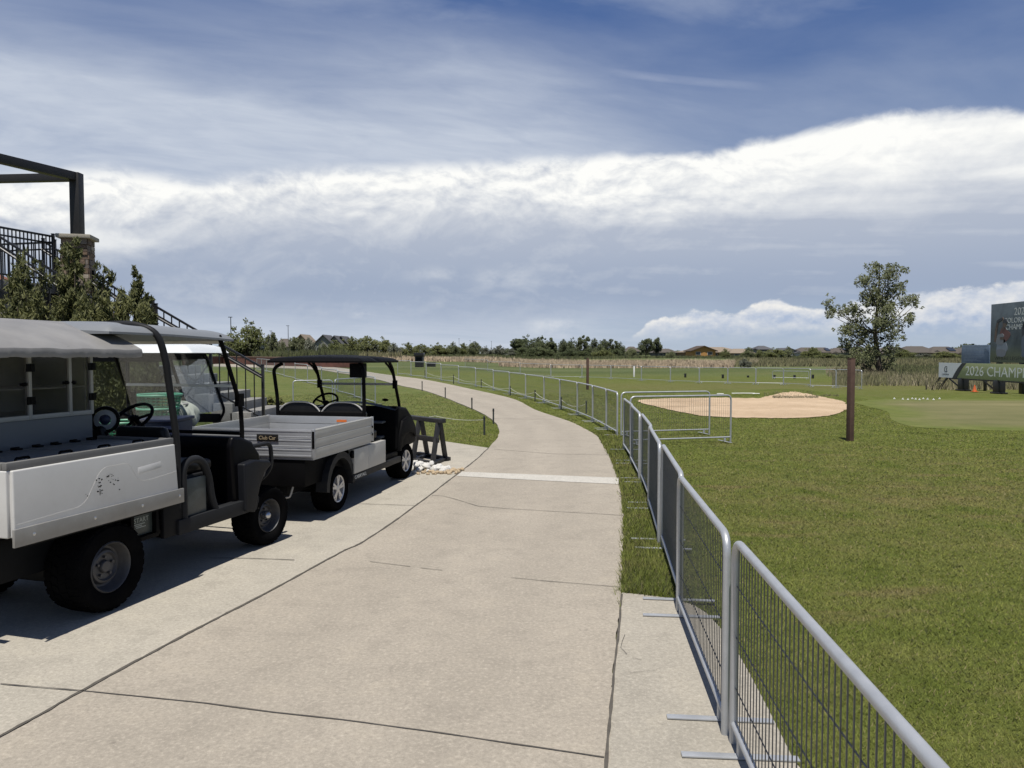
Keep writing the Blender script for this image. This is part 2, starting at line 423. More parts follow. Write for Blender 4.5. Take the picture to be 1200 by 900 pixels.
# ================================================================== SETTING: ground
def lawn_col(n, w):
    x, y, z = xyz(n, w)
    a = noise(n, w, .22, 5, .6, .4); b = noise(n, w, 1.3, 6, .65, .3); c = noise(n, w, 7.0, 5, .65)
    near = y.step(30.0, 12.0)
    dry = ((a-.47)*3.2+(b-.5)*2.4).clamp()
    right = x.step(-1.0, 3.0)
    # a worn, browner patch across the middle of the near lawn and an olive strip on the range
    worn = ((y-9.2)/3.0).pow(2.0)._m('MULTIPLY', -1.0)._m('EXPONENT')*x.step(1.5, 3.5)
    strip = ((y-43.0)/6.0).pow(2.0)._m('MULTIPLY', -1.0)._m('EXPONENT')*x.step(0.0, 8.0)
    streak = noise(n, vec(n, x*.55, y*2.6, 7.0), 1.0, 5, .6)
    d = (dry*.42+worn*((b-.36)*2.6).clamp()*.9+(streak-.57).max(0.0)*6.5*near+strip*.5).clamp()
    left = x.step(-.5, -2.5)*y.step(14.0, 18.0)*y.step(70.0, 40.0)
    g = mixc(n, ((b-.5)*1.6+.5+(c-.5)*.9).clamp(), (.068, .090, .016), (.142, .160, .042))
    g = mixc(n, left*.75, g, mixc(n, ((b-.5)*2.2+.5).clamp(), (.080, .108, .030), (.155, .168, .062)))
    far = y.step(55.0, 75.0)
    stripe = noise(n, vec(n, x*.012, y*.09, 2.0), 1.0, 3, .5)
    g = mixc(n, far*.85, g, mixc(n, ((stripe-.5)*3.5+.5).clamp(), (.068, .092, .034), (.115, .136, .062)))
    dr = mixc(n, c, (.105, .092, .036), (.185, .155, .075))
    return mixc(n, d*.80, g, dr)
def lawn_material():
    m, n, p = newmat('lawn_soil'); w = pos(n, False)
    col = lawn_col(n, w); f = noise(n, w, 60., 3, .7)
    col = mixc(n, (f-.45).max(0.0)*1.2, col, (.028, .034, .012))
    setv(n, p, 'Base Color', col); setv(n, p, 'Roughness', .95); p.inputs['Specular IOR Level'].default_value = .1
    bump(n, p, f+noise(n, w, 14., 4, .6), .8, .03); return m
def blade_material():
    m, n, p = newmat('lawn_blades'); w = pos(n, False); g = n.nodes.new('ShaderNodeNewGeometry'); r = V(n, g.outputs['Random Per Island'])
    col = lawn_col(n, w)
    col = mixc(n, r.step(.0, .85), mixc(n, 1.0, col, (.66, .68, .58), 'MULTIPLY'), mixc(n, 1.0, col, (1.75, 1.7, 1.6), 'MULTIPLY'))
    col = mixc(n, r.step(.93, .95)*.8, col, (.24, .20, .11))
    upnormal(n, p, g, .88)
    setv(n, p, 'Base Color', col); setv(n, p, 'Roughness', .6); p.inputs['Specular IOR Level'].default_value = .2
    t = n.nodes.new('ShaderNodeBsdfTranslucent'); n.links.new(col.s, t.inputs[0])
    mx = n.nodes.new('ShaderNodeMixShader'); mx.inputs[0].default_value = .3
    n.links.new(p.outputs[0], mx.inputs[1]); n.links.new(t.outputs[0], mx.inputs[2])
    o = [q for q in n.nodes if q.type == 'OUTPUT_MATERIAL'][0]; n.links.new(mx.outputs[0], o.inputs[0]); return m
LAWN = lawn_material(); BLADE = blade_material()
def ground():
    nr, na = 360, 560
    rr = np.concatenate([[0], 1.0*(7000/1.0)**(np.arange(nr)/(nr-1))]); th = np.arange(na)*2*np.pi/na
    X = np.outer(rr, np.sin(th)); Y = np.outer(rr, np.cos(th)); Z = T(X, Y)-.025
    vs = np.stack([X, Y, Z], -1).reshape(-1, 3)
    i, j = np.meshgrid(np.arange(nr), np.arange(na), indexing='ij'); jn = (j+1) % na
    q = np.stack([i*na+j, i*na+jn, (i+1)*na+jn, (i+1)*na+j], -1).reshape(-1, 4)
    me = bpy.data.meshes.new('lawn'); me.vertices.add(len(vs)); me.vertices.foreach_set('co', vs.astype(np.float32).ravel())
    me.loops.add(q.size); me.loops.foreach_set('vertex_index', q[:, ::-1].astype(np.int32).ravel())
    me.polygons.add(len(q)); me.polygons.foreach_set('loop_start', np.arange(0, q.size, 4, dtype=np.int32))
    me.update(calc_edges=True); me.polygons.foreach_set('use_smooth', [True]*len(q)); me.materials.append(LAWN)
    tag(link('ground', me), kind='structure')
ground()
PAIRS = [((0, 865.7), (710, 900)), ((97, 810), (716, 830)), ((217, 745), (722, 765)), ((300, 702), (727, 705)), ((400, 648), (729.5, 650)), ((430, 633), (730, 630)),
         ((490, 591), (730, 600)), ((529, 561), (725.5, 567)), ((556, 540), (715, 537)), ((572.5, 525), (707, 523)), ((583.6, 511.5), (700, 511.5)), ((584.5, 502.5), (684, 502)),
         ((577, 492), (665, 493)), ((556, 480), (628, 480.5)), ((520.7, 465.6), (598.7, 466.7)), ((494.7, 457), (546.7, 454.8)), ((468.7, 451.6), (499, 445)),
         ((441, 444.4), (466.5, 440.8)), ((423, 441.2), (443, 437.6)), ((395.5, 436.7), (420, 434.0)), ((372, 433.2), (385, 430)), ((330, 431.3), (330, 428.3)), ((250, 429.3), (250, 426))]
EL = [Vector((-4.8, -6, 0)), Vector((-3.35, 0, 0)), Vector((-2.75, 2.7, 0))]+[G(*a) for a, b in PAIRS]; ER = [Vector((-1.2, -6, 0)), Vector((-.17, 0, 0)), Vector((.29, 2.6, 0))]+[G(*b) for a, b in PAIRS]
def smooth_line(P, k=8):
    out = []
    for i in range(len(P)-1):
        a, b, c, d = P[max(i-1, 0)], P[i], P[i+1], P[min(i+2, len(P)-1)]
        for q in range(k):
            t = q/k; out.append(.5*((2*b)+(c-a)*t+(2*a-5*b+4*c-d)*t*t+(3*b-a-3*c+d)*t**3))
    return out+[P[-1]]
SL, SR = smooth_line(EL), smooth_line(ER)
C_PATH = concrete('path_concrete', (.330, .295, .243)); C_PAD = concrete('pad_concrete', (.360, .332, .278)); C_STRIP = concrete('strip_concrete', (.335, .308, .258))
def strip_sheet(name, A, B, mat, dz, nv=6, skirt=.06):
    b = MB(); n = len(A); vs = []
    rnd = random.Random(3)
    for i in range(n):
        ja, jb = rnd.uniform(-.012, .012), rnd.uniform(-.012, .012)
        for j in range(nv+1):
            p = A[i].lerp(B[i], j/nv+(ja if j == 0 else jb if j == nv else 0)*.4); vs.append((p.x, p.y, float(T(p.x, p.y))+dz))
    fs = [(i*(nv+1)+j, i*(nv+1)+j+1, (i+1)*(nv+1)+j+1, (i+1)*(nv+1)+j) for i in range(n-1) for j in range(nv)]
    b.add(vs, fs)
    for side in (0, nv):                       # the slab's side down into the soil
        e = [vs[i*(nv+1)+side] for i in range(n)]
        b.add(e+[(x, y, z-skirt) for x, y, z in e], [(i, i+1, n+i+1, n+i) for i in range(n-1)])
    o = b.build(name, mat); at_ = o.data.attributes.new('across', 'FLOAT', 'POINT'); m = n*(nv+1)
    at_.data.foreach_set('value', [(i % (nv+1))/nv if i < m else .5 for i in range(len(o.data.vertices))]); return tag(o, kind='structure')
strip_sheet('cart_path', SL, SR, C_PATH, .005, 16)
def sheet(name, poly, mat, dz, step=None, kind='structure', zf=None):
    from mathutils.geometry import delaunay_2d_cdt
    P = [Vector((p[0], p[1])) for p in poly]; n = len(P); pts = list(P)
    if step:
        xs = [p.x for p in P]; ys = [p.y for p in P]
        gx, gy = np.meshgrid(np.arange(min(xs), max(xs), step), np.arange(min(ys), max(ys), step)); gx = gx.ravel(); gy = gy.ravel()
        k = inpoly([(p.x, p.y) for p in P], gx, gy); pts += [Vector((a, b)) for a, b in zip(gx[k], gy[k])]
    v, e, f, *_ = delaunay_2d_cdt(pts, [(i, (i+1) % n) for i in range(n)], [], 1, 1e-5)
    b = MB(); b.add([(q.x, q.y, (float(T(q.x, q.y)) if zf is None else zf(q.x, q.y))+dz) for q in v], [tuple(q) for q in f])
    return tag(b.build(name, mat), kind=kind)
k0 = [i for i, p in enumerate(SL) if p.y < 16.6]
PAD = [(-4.8, -6)]+[(p.x, p.y) for p in SL[1:97]]+[tuple(G(470, 509.5)[:2]), (-9.5, 17.6), (-12, 17.6), (-12, -6)]
sheet('concrete_pad', PAD, C_PAD, .003)
STRIP = [tuple(G(*q)[:2]) for q in ((710, 899), (719, 790), (728.5, 695), (760, 698), (785, 701.5), (812, 709), (828, 719), (843, 735), (860, 757), (880, 793), (899, 829), (931, 893))]+[(1.42, 2.2), (1.6, 0), (1.7, -6), (-1.2, -6)]
sheet('concrete_strip', STRIP, C_STRIP, .004)
# joints and cracks, as gaps filled with grit
GRIT = M('joint_grit', (.075, .067, .056), .95, 0, .4, 20, bmp=.4)
def joint(pix, w, rnd, rough=.14, dz=.010, name='pavement_joint', world=None):
    ph = rnd.uniform(0, 6); fade = w < .0085
    P = world or [G(*q) for q in pix]; out = []
    for a, b in zip(P[:-1], P[1:]):
        k = max(2, int((b-a).length/.10)); out += [a.lerp(b, i/k) for i in range(k)]
    out.append(P[-1]); vs = []
    off = 0
    for i, p in enumerate(out):
        d = (out[min(i+1, len(out)-1)]-out[max(i-1, 0)]); d.z = 0; d.normalize(); nrm = Vector((-d.y, d.x, 0))
        off = off*.9+rnd.uniform(-1, 1)*w*rough; h = w*(.5+rnd.uniform(-.16, .16))
        z = Vector((0, 0, float(T(p.x, p.y))+dz-p.z))
        vs += [p+z+nrm*(off+h), p+z+nrm*(off-h)]
    b = MB(); b.add(vs, [(2*i, 2*i+1, 2*i+3, 2*i+2) for i in range(len(out)-1) if not fade or math.sin(i*.45+ph)+math.sin(i*.17+2*ph)+rnd.uniform(-.7, .7) > -.55])
    return tag(b.build(name, GRIT, smooth=False), kind='structure')
rj = random.Random(5)
joint(None, .022, rj, world=SL[0:97]); joint([(708, 925), (716, 830), (722, 765), (728, 697)], .016, rj)
joint([(0, 803), (60, 808), (97, 811), (240, 825), (320, 836), (400, 845), (520, 861), (600, 873), (708, 889)], .009, rj)
joint([(400, 655), (505, 668), (559, 674), (640, 682), (726, 689)], .007, rj)
joint([(506, 581), (520, 582), (532, 585), (559, 594), (592, 597), (660, 601), (729, 605)], .009, rj, .8)
joint([(579, 527), (652, 532.5), (714, 533.5)], .014, rj); joint([(577, 491), (640, 491.5), (662, 492)], .02, rj)
joint([(390, 590), (440, 591.5), (486, 593)], .012, rj); joint([(245, 655), (290, 655), (345, 657)], .012, rj)
joint([(520, 507), (560, 508.5), (583, 510.5)], .012, rj)
joint([(730, 770), (752, 775), (775, 772), (800, 780)], .0028, rj, 2.2, name='pavement_crack')
joint([(728, 735), (733, 745), (727, 760), (734, 768)], .003, rj, 2, name='pavement_crack'); joint([(738, 790), (770, 786), (806, 784)], .0022, rj, 2, name='pavement_crack')
PAINT = concrete('band_concrete', (.46, .44, .395))
sheet('path_band', [tuple(G(*q)[:2]) for q in ((541, 553.5), (600, 555.6), (660, 558), (725.2, 560.4), (724.8, 568), (660, 565), (600, 562), (535, 558.4))], PAINT, .0095)
# bunker sand and the putting green
def sand_mat():
    m, n, p = newmat('bunker_sand'); w = pos(n, False); x, y, z = xyz(n, w)
    rake = noise(n, vec(n, x*1.2+y*.6, y*4.0-x*1.6, 0.), 1.6, 5, .65, .5); f = noise(n, w, 25., 4, .65); b = noise(n, w, .5, 4, .6)
    col = mixc(n, ((b-.5)*1.6+.5+(rake-.5)*.9).clamp(), (.38, .27, .165), (.60, .455, .305)); col = mixc(n, (f-.5).max(0.0), col, (.34, .26, .18))
    setv(n, p, 'Base Color', col); setv(n, p, 'Roughness', .95); bump(n, p, rake+f*.3, .9, .12); return m
SANDPX = [(747, 468.6), (768, 467.2), (790, 466.4), (840, 465.8), (885, 466.6), (900, 464), (930, 462.8), (962, 464.6), (986, 469.5), (993.5, 476), (985, 482.5), (968, 487), (930, 489.6), (880, 489.2), (830, 487.5), (798, 482.5), (772, 477), (752, 472)]
_rs = random.Random(6); SAND = smooth_line([Vector((*G(*q)[:2], 0)) for q in SANDPX+[SANDPX[0]]], 9)[:-1]; SAND = [(p.x+_rs.gauss(0, .03), p.y+_rs.gauss(0, .05)) for p in SAND]
sheet('bunker_sand', SAND, sand_mat(), -.004, .35)
def green_mat():
    m, n, p = newmat('green_turf'); w = pos(n, False); x, y, z = xyz(n, w); a = noise(n, w, .35, 5, .6, .4); f = noise(n, w, 30., 3, .6); b = noise(n, vec(n, x*.1, y*.7, 0.), 1.0, 4, .5)
    col = mixc(n, ((a-.5)*1.8+.5+(b-.5)*1.6).clamp(), (.105, .108, .042), (.185, .168, .082)); col = mixc(n, (f-.5).max(0.0), col, (.07, .08, .03))
    ea = n.nodes.new('ShaderNodeAttribute'); ea.attribute_name = 'edge'; col = mixc(n, (V(n, ea.outputs['Fac'])*.55+(a-.5)*1.6).step(.0, 1.1), lawn_col(n, w), col)
    setv(n, p, 'Base Color', col); setv(n, p, 'Roughness', .9); p.inputs['Specular IOR Level'].default_value = .15; bump(n, p, f, .3, .01); return m
GRPX = [(1000, 471), (1030, 467.5), (1090, 467), (1200, 467), (1330, 472), (1420, 490), (1330, 503), (1200, 504), (1120, 502), (1070, 499), (1045, 491), (1040, 482), (1018, 476)]
GREEN = [(p.x, p.y) for p in smooth_line([Vector((*G(*q)[:2], 0)) for q in GRPX+[GRPX[0]]], 8)[:-1]]
gs = sheet('putting_green', GREEN, green_mat(), -.017, .5)
_e = gs.data.attributes.new('edge', 'FLOAT', 'POINT'); _P = np.array(GREEN); _Q = np.roll(_P, -1, 0)
def _dist(p):
    d = _Q-_P; t = np.clip(((p-_P)*d).sum(1)/(d*d).sum(1), 0, 1)[:, None]; return float(np.linalg.norm(_P+d*t-p, axis=1).min())
_e.data.foreach_set('value', [_dist(np.array((v.co.x, v.co.y))) for v in gs.data.vertices])
# ------------------------------------------------------------------ grass blades (nobody could count them)
def blades(name, n, rmin, rmax, hfun, seed, amin=-58, amax=62, keep=None, wfac=.0008):
    g = np.random.default_rng(seed)
    r = rmin*(rmax/rmin)**g.random(n); a = np.radians(g.uniform(amin, amax, n)); x = r*np.sin(a); y = r*np.cos(a)
    pathpoly = [(p.x, p.y) for p in SL]+[(p.x, p.y) for p in reversed(SR)]
    gx, gy = x+g.normal(0, .012, n), y+g.normal(0, .012, n)
    k = ~(inpoly(pathpoly, gx, gy) | inpoly(PAD, gx, gy) | inpoly(STRIP, gx, gy) | inpoly(SAND, x, y) | inpoly(GREEN, x, y))
    if keep is not None: k &= keep(x, y)
    x, y, r = x[k], y[k], r[k]; n = len(x)
    h = hfun(x, y)*g.uniform(.55, 1.25, n); w = np.maximum(.0016, wfac*r)*g.uniform(.7, 1.3, n)
    t = g.uniform(0, 2*np.pi, n); l = g.uniform(0, 2*np.pi, n); ln = h*g.uniform(.1, .7, n)+.012*g.uniform(.5, 1.8, n)
    z = T(x, y)-.028
    b = np.stack([x, y, z], 1); s = np.stack([np.cos(t)*w, np.sin(t)*w, 0*t], 1)
    tip = b+np.stack([np.cos(l)*ln, np.sin(l)*ln, h+.004], 1)
    v = np.empty((n*3, 3)); v[0::3] = b-s; v[1::3] = b+s; v[2::3] = tip
    return tag(np_mesh(name, v, 3, BLADE), kind='stuff')
def between(x, y):                                  # the unmown verge between path and barricades
    xf = np.interp(y, [3.6, 5.5, 7.3, 9.2, 11, 12.9, 14.7, 17.2], [1.06, 1.24, 1.48, 1.72, 1.92, 2.07, 2.21, 2.42]); return (x < xf+.12) & (x > .3) & (y < 18)
blades('mown_grass', 1050000, 2.2, 34, lambda x, y: np.where(between(x, y), .07, .020), 1)
blades('verge_grass', 60000, 5, 18, lambda x, y: np.where(y < 6.6, .085, .065), 2, 2, 12, between)
# ================================================================== THE CARTS
BLK = M('black_plastic', (.0045, .0045, .005), .55, 0, .25, 4, dirt=.006, spec=.05, bmp=.12, bscale=220)
BLKG = M('black_gloss', (.003, .003, .004), .34, 0, .2, 4, dirt=.005, spec=.10)
DARK = M('dark_frame_steel', (.010, .0105, .0115), .45, 0, .2, 5, dirt=.01, spec=.08)
CHAR = M('charcoal_plastic', (.020, .021, .023), .5, 0, .2, 5, dirt=.012, spec=.1, bmp=.1, bscale=200)
RUB = M('tyre_rubber', (.0055, .0055, .0058), .85, 0, .3, 8, dirt=.012, spec=0.0, bmp=.3, bscale=160)
ALU = M('cart_aluminium', (.40, .41, .425), .46, .55, .08, 3, dirt=.12, bmp=.05, bscale=90)
ALUW = M('white_aluminium', (.43, .425, .40), .5, .15, .08, 3, dirt=.22)
WHT = M('white_gelcoat', (.52, .515, .495), .36, 0, .07, 2.2, dirt=.22, coat=.3)
RIMG = M('wheel_steel', (.075, .075, .078), .5, .4, .2, 9, dirt=.08)
ALLOY = M('alloy_rim', (.52, .52, .53), .38, .7, .15, 9, dirt=.2)
GREYP = M('grey_canopy', (.185, .197, .208), .42, 0, .08, 2, dirt=.12)
GREYR = M('grey_trim', (.13, .13, .128), .6, 0, .15, 4, dirt=.15)
CABG = M('grey_cabinet_panel', (.16, .17, .175), .5, 0, .12, 2, dirt=.12)
VINYL = M('grey_vinyl', (.215, .210, .202), .5, 0, .26, 3.0, dirt=.12, bmp=.18, bscale=25)
SEATM = M('seat_vinyl', (.007, .007, .0075), .42, 0, .2, 6, dirt=.01, spec=.25, bmp=.1, bscale=150)
PIPE = M('pale_piping', (.36, .35, .33), .5)
CHROME = M('bolt_steel', (.55, .55, .55), .3, .9)
CLEAR = clearmat('clear_windshield', (.93, .95, .96), .0, .006, .14); SMOKE = clearmat('cabinet_glass', (.78, .775, .77), .0, .05, .06)
STICK = M('sticker_green', (.04, .05, .045), .4); INK2 = M('faded_print', (.30, .33, .30), .5); INK = M('printed_white', (.62, .63, .60), .5)
BADGE = M('badge_black', (.012, .011, .010), .35); BADGET = M('badge_gold', (.50, .40, .25), .4, .3)
RAILM = M('rail_aluminium', (.27, .265, .25), .45, .35, .2, 5, dirt=.25)
ORANGE = M('orange_sticker', (.55, .13, .02), .5)
NAVY = M('navy_plastic', (.012, .018, .048), .45, 0, .2, 4); BURG = M('burgundy_paint', (.16, .045, .055), .35, 0, .1, 4, dirt=.1, coat=.3)
def wheel(root, name, c, r, wd, rimr, style, sgn=1, steer=0.0, dome=False):
    """c: centre of the outer face at hub height; axis along x, sgn +1 = outer face to the right"""
    Rm = Matrix.Rotation(steer, 4, 'Z')
    b = MB()
    if style == 'steel':
        b.lathe([(rimr*1.02, -.012), (rimr*.97, -.002), (rimr*.93, -.010), (rimr*.90, -.055), (rimr*.80, -.085), (rimr*.72, -.088), (rimr*.64, -.060), (rimr*.56, -.054), (rimr*.50, -.075), (rimr*.26, -.078), (rimr*.24, -.060), (rimr*.20, -.052), (0, -.050)], (0, 0, 0), 0, 40, sgn)
        for k in range(5):
            t = 2*math.pi*k/5+.3; b.cyl((-.078*sgn, math.cos(t)*rimr*.38, math.sin(t)*rimr*.38), (-.055*sgn, math.cos(t)*rimr*.38, math.sin(t)*rimr*.38), .011, 6)
    else:
        b.lathe([(rimr*1.02, -.015), (rimr*.98, -.003), (rimr*.90, -.010), (rimr*.87, -.05), (rimr*.80, -.08), (0, -.085)], (0, 0, 0), 0, 40, sgn)
        for k in range(5):
            t = 2*math.pi*k/5+.25
            for dt in (-.16, .16):
                p0 = (-.022*sgn, math.cos(t+dt*.3)*rimr*.16, math.sin(t+dt*.3)*rimr*.16); p1 = (-.020*sgn, math.cos(t+dt)*rimr*.93, math.sin(t+dt)*rimr*.93)
                b.bar(p0, p1, .030, .022, (1, 0, 0))
        b.lathe([(rimr*.30, -.045), (rimr*.28, -.012), (rimr*.12, -.006), (0, -.006)], (0, 0, 0), 0, 20, sgn)
    w = b.build(name, RIMG if style == 'steel' else ALLOY, root); w.location = c; w.rotation_euler = (0, 0, steer)
    t = MB()
    prof = [(rimr*1.0, -.03), (rimr*1.03, -.004), (rimr*1.08, .004), (r*.78, .016), (r*.90, .010), (r*.955, -.012), (r*.975, -.035), (r*.985, -wd*.5), (r*.975, -wd+.035), (r*.955, -wd+.012), (r*.90, -wd-.01), (r*.78, -wd-.016), (rimr*1.05, -wd), (rimr*1.0, -wd+.03)]
    t.lathe(prof, (0, 0, 0), 0, 56, sgn)
    nb = 30
    for k in range(nb):
        for row, (h0, h1, ph) in enumerate(((-.004, -.075, 0), (-.085, -wd*.5-.0, .5), (-wd*.5-.012, -wd+.085, 0), (-wd+.075, -wd+.004, .5))):
            a0 = 2*math.pi*(k+ph)/nb; a1 = a0+2*math.pi/nb*.62; sl = (.0, .05, -.05, 0.)[row]
            q = []
            for rr in (r*.955, r):
                ro = rr if rr == r else rr-.01
                for aa, hh in ((a0, h0), (a1, h0), (a1+sl, h1), (a0+sl, h1)):
                    e = ro*(.968 if (row in (0, 3) and abs(hh) in (.004, wd-.004) and rr == r) else 1)
                    q.append((hh*sgn, math.cos(aa)*e, math.sin(aa)*e))
            t.hexa(q)
    t.build('tyre', RUB, w)
    if dome:
        d = MB(); d.ball((-.035*sgn, 0, 0), rimr*.23, 14, 8, (1, 1, 1)); d.build('hub_cap', CHROME, w)
    return w
def steering(root, c, tilt, r=.17, ofs=(0, 0, 0)):
    b = MB(ofs); a = math.radians(tilt)
    P = lambda k, q, h=0: (c[0]+math.cos(k)*q, c[1]+math.sin(k)*q*math.cos(a)-h*math.sin(a), c[2]+math.sin(k)*q*math.sin(a)+h*math.cos(a))
    b.tube([P(2*math.pi*i/28, r) for i in range(28)], .016, 8, True)
    for k in (.3, 2.84, -1.57): b.tube([P(k, r), P(k, r*.2, -.02)], .014, 6)
    b.ball(P(0, 0, -.01), .055, 10, 6, (1, 1, .6))
    b.tube([P(0, 0, -.02), (c[0], c[1]+.42, c[2]-.36)], .025, 8)
    return b.build('steering_wheel', BLK, root)
def near_cart():
    h = R(16.0); A = Vector((-2.94, 5.40, 0)); v = Vector((math.cos(h), -math.sin(h), 0))
    root = thing('snack_cart', 'nearest utility cart, scuffed white with grey vinyl awning and glass-fronted cabinet', 'utility cart', A-v*.71, -h, 'utility carts parked on the pad')
    O = (.71, 0, 0)
    B = lambda: MB(O)
    wheel(root, 'wheel', (.71+.0, 0, .33), .33, .29, .185, 'steel'); wheel(root, 'wheel', (.71-1.42, 0, .33), .33, .29, .185, 'steel', -1)
    wheel(root, 'wheel', (.71-.0, 1.97, .295), .295, .235, .165, 'steel', 1, R(-4), True); wheel(root, 'wheel', (.71-1.42, 1.97, .295), .295, .235, .165, 'steel', -1, R(-4), True)
    # chassis
    b = B(); b.box(-1.12, -.30, -.78, 1.0, .36, .66); b.box(-1.10, -.32, 1.0, 2.05, .30, .44); b.cyl((-1.25, 0, .33), (-.15, 0, .33), .06); b.cyl((-1.25, 1.97, .3), (-.15, 1.97, .3), .05)
    b.box(-.95, -.45, -.15, .15, .22, .46); b.box(-.06, -.02, .55, .78, .40, .70)
    b.build('chassis', DARK, root, .012)
    b = B(); b.box(-.62, -.30, -.84, -.79, .43, .58); b.box(-.35, -.17, -.85, -.84, .43, .56); b.box(-1.25, -.30, -.86, -.79, .58, .655); b.build('tow_bracket', RIMG, root, .004)
    b = B(); b.box(-.10, .005, -.70, .62, .655, .675); b.build('underbody_rail', DARK, root)
    # white side box: the tall outer skin leans a little, with a moulded line pressed into it
    def skin(sx, s):                   # outline in (t, z) of the flank
        m = MB(O)
        x = lambda z: sx+s*(.062-.020*(z-.68)/.5)
        z0, z1 = .74, 1.165; t0, t1 = -.82, .635; th = .035
        m.hexa([(x(z0)-s*th, t0, z0), (x(z0), t0, z0), (x(z0), t1, z0), (x(z0)-s*th, t1, z0), (x(z1)-s*th, t0+.012, z1), (x(z1), t0+.012, z1), (x(z1), t1-.016, z1), (x(z1)-s*th, t1-.016, z1)])
        return m, x
    m, xr = skin(0, 1); flank = m.build('side_panel', WHT, root, .010, seg=3)
    g = MB(O)
    def ridge(pts, r=.0008): g.tube([(xr(z)+.0015, t, z) for t, z in pts], r, 6)
    ridge(fillet([Vector((0, t, z)) for t, z in ((-.80, .825), (-.33, .845), (-.27, .875), (-.145, 1.055), (-.09, 1.085), (.10, 1.085), (.135, 1.07), (.205, .955), (.245, .93), (.33, .925), (.62, .947))], .03) and [(p.y, p.z) for p in fillet([Vector((0, t, z)) for t, z in ((-.80, .825), (-.33, .845), (-.27, .875), (-.145, 1.055), (-.09, 1.085), (.10, 1.085), (.135, 1.07), (.205, .955), (.245, .93), (.33, .925), (.62, .947))], .03)])
    g.build('pressed_line', WHT, flank)
    g = MB(O); g.hexa([(xr(1.0)-.01, .215, .985), (xr(1.0)+.004, .215, .985), (xr(1.0)+.004, .455, 1.0), (xr(1.0)-.01, .455, 1.0), (xr(1.04)-.01, .215, 1.035), (xr(1.04)+.001, .215, 1.035), (xr(1.04)+.001, .455, 1.05), (xr(1.04)-.01, .455, 1.05)]); g.build('pressed_recess', WHT, flank, .003)
    g = MB(O); rs = random.Random(8)       # scrapes where a decal was torn off
    for k in range(64):
        c = rs.random()
        t, z = (rs.gauss(-.145, .015), rs.uniform(.885, 1.015)) if c < .55 else (rs.uniform(-.11, -.02), rs.gauss(1.015, .006)) if c < .75 else (rs.gauss(.0, .02), rs.gauss(.975, .014)) if c < .92 else (rs.uniform(-.27, .08), rs.uniform(.87, .93))
        s = rs.uniform(.002, .009); a = rs.uniform(0, 6.28); xx = xr(z)+.0012
        g.add([(xx, t+math.cos(a+q)*s*rs.uniform(.5, 1.4), z+math.sin(a+q)*s*rs.uniform(.4, 1.0)) for q in (0, 1.2, 2.3, 3.5, 4.9)], [(0, 1, 2, 3, 4)])
    g.build('scrape', BLK, flank, smooth=False)
    m, xl = skin(-1.42, -1); m.build('side_panel', WHT, root, .010, seg=3)
    b = B(); b.box(-1.44, .02, -.835, -.80, .74, 1.165); b.build('end_panel', WHT, root, .008, seg=3)
    b = B(); b.box(-1.42, 0, .62, .645, .74, 1.16); b.build('front_bulkhead', CABG, root, .004)
    rail = MB(O); rail.box(-1.50, -1.478, -.835, .675, .685, .80); rail.build('bumper_rail', RAILM, root, .004); rail = MB(O); rail.box(.058, .078, -.835, .675, .685, .80); ra = rail.build('bumper_rail', RAILM, root, .004)
    g = MB(O)
    for t in (-.70, -.22, .22, .62):
        g.lathe([(.011, 0), (.011, .004), (.005, .007), (0, .007)], (.078, t, .745), 0, 8)
    g.build('bolt', CHROME, ra, split=True)
    # grey rim and the deck of hatch lids
    b = B(); b.box(-.02, .022, -.83, .63, 1.166, 1.215); b.box(-.72, -.022, -.83, -.78, 1.166, 1.212); b.box(-.72, -.022, .60, .63, 1.166, 1.212); b.build('deck_rim', GREYR, root, .006)
    b = B(); b.box(-.74, -.024, -.78, .60, 1.13, 1.168); b.build('deck', CABG, root, .003)
    for i in range(4):
        t0 = -.76+i*.335
        l = B(); l.box(-.70, -.05, t0+.012, t0+.333, 1.171, 1.190); lid = l.build('hatch_lid', CABG, root, .008)
        q = B(); q.tube(fillet([(-.13, t0+.12, 1.188), (-.13, t0+.12, 1.213), (-.13, t0+.22, 1.213), (-.13, t0+.22, 1.188)], .012), .009, 6)
        q.build('handle', BLKG, lid)
        for tt in (t0+.08, t0+.24):
            q = B(); q.box(-.70, -.655, tt, tt+.05, 1.190, 1.203); q.cyl((-.70, tt-.005, 1.2), (-.70, tt+.055, 1.2), .011, 8); q.build('hinge', BLKG, lid)
    # cabinet
    b = B(); b.box(-1.40, -.76, -.82, .60, 1.168, 1.395); b.build('cabinet_base', CABG, root, .008)
    b = B(); b.box(-1.40, -.78, -.80, .585, 1.40, 1.415); b.box(-1.40, -1.37, -.80, .565, 1.416, 1.90); b.box(-1.40, -.80, .568, .582, 1.416, 1.90); b.box(-1.36, -.80, -.80, -.786, 1.416, 1.90); b.box(-1.36, -.80, -.80, .57, 1.62, 1.632); b.build('cabinet_back', M('cabinet_lining', (.36, .355, .335), .6), root)
    b = B()
    for t in (-.83, .005, .365, .575): b.box(-.785, -.745, t, t+.028, 1.40, 1.90)
    b.box(-.785, -.747, -.83, .60, 1.395, 1.43); b.box(-.785, -.747, -.83, .60, 1.885, 1.915)
    for t in (-.8, .585): b.box(-1.40, -.787, t, t+.018, 1.40, 1.43); b.box(-1.40, -1.37, t, t+.02, 1.40, 1.9)
    b.build('cabinet_frame', ALUW, root, .003)
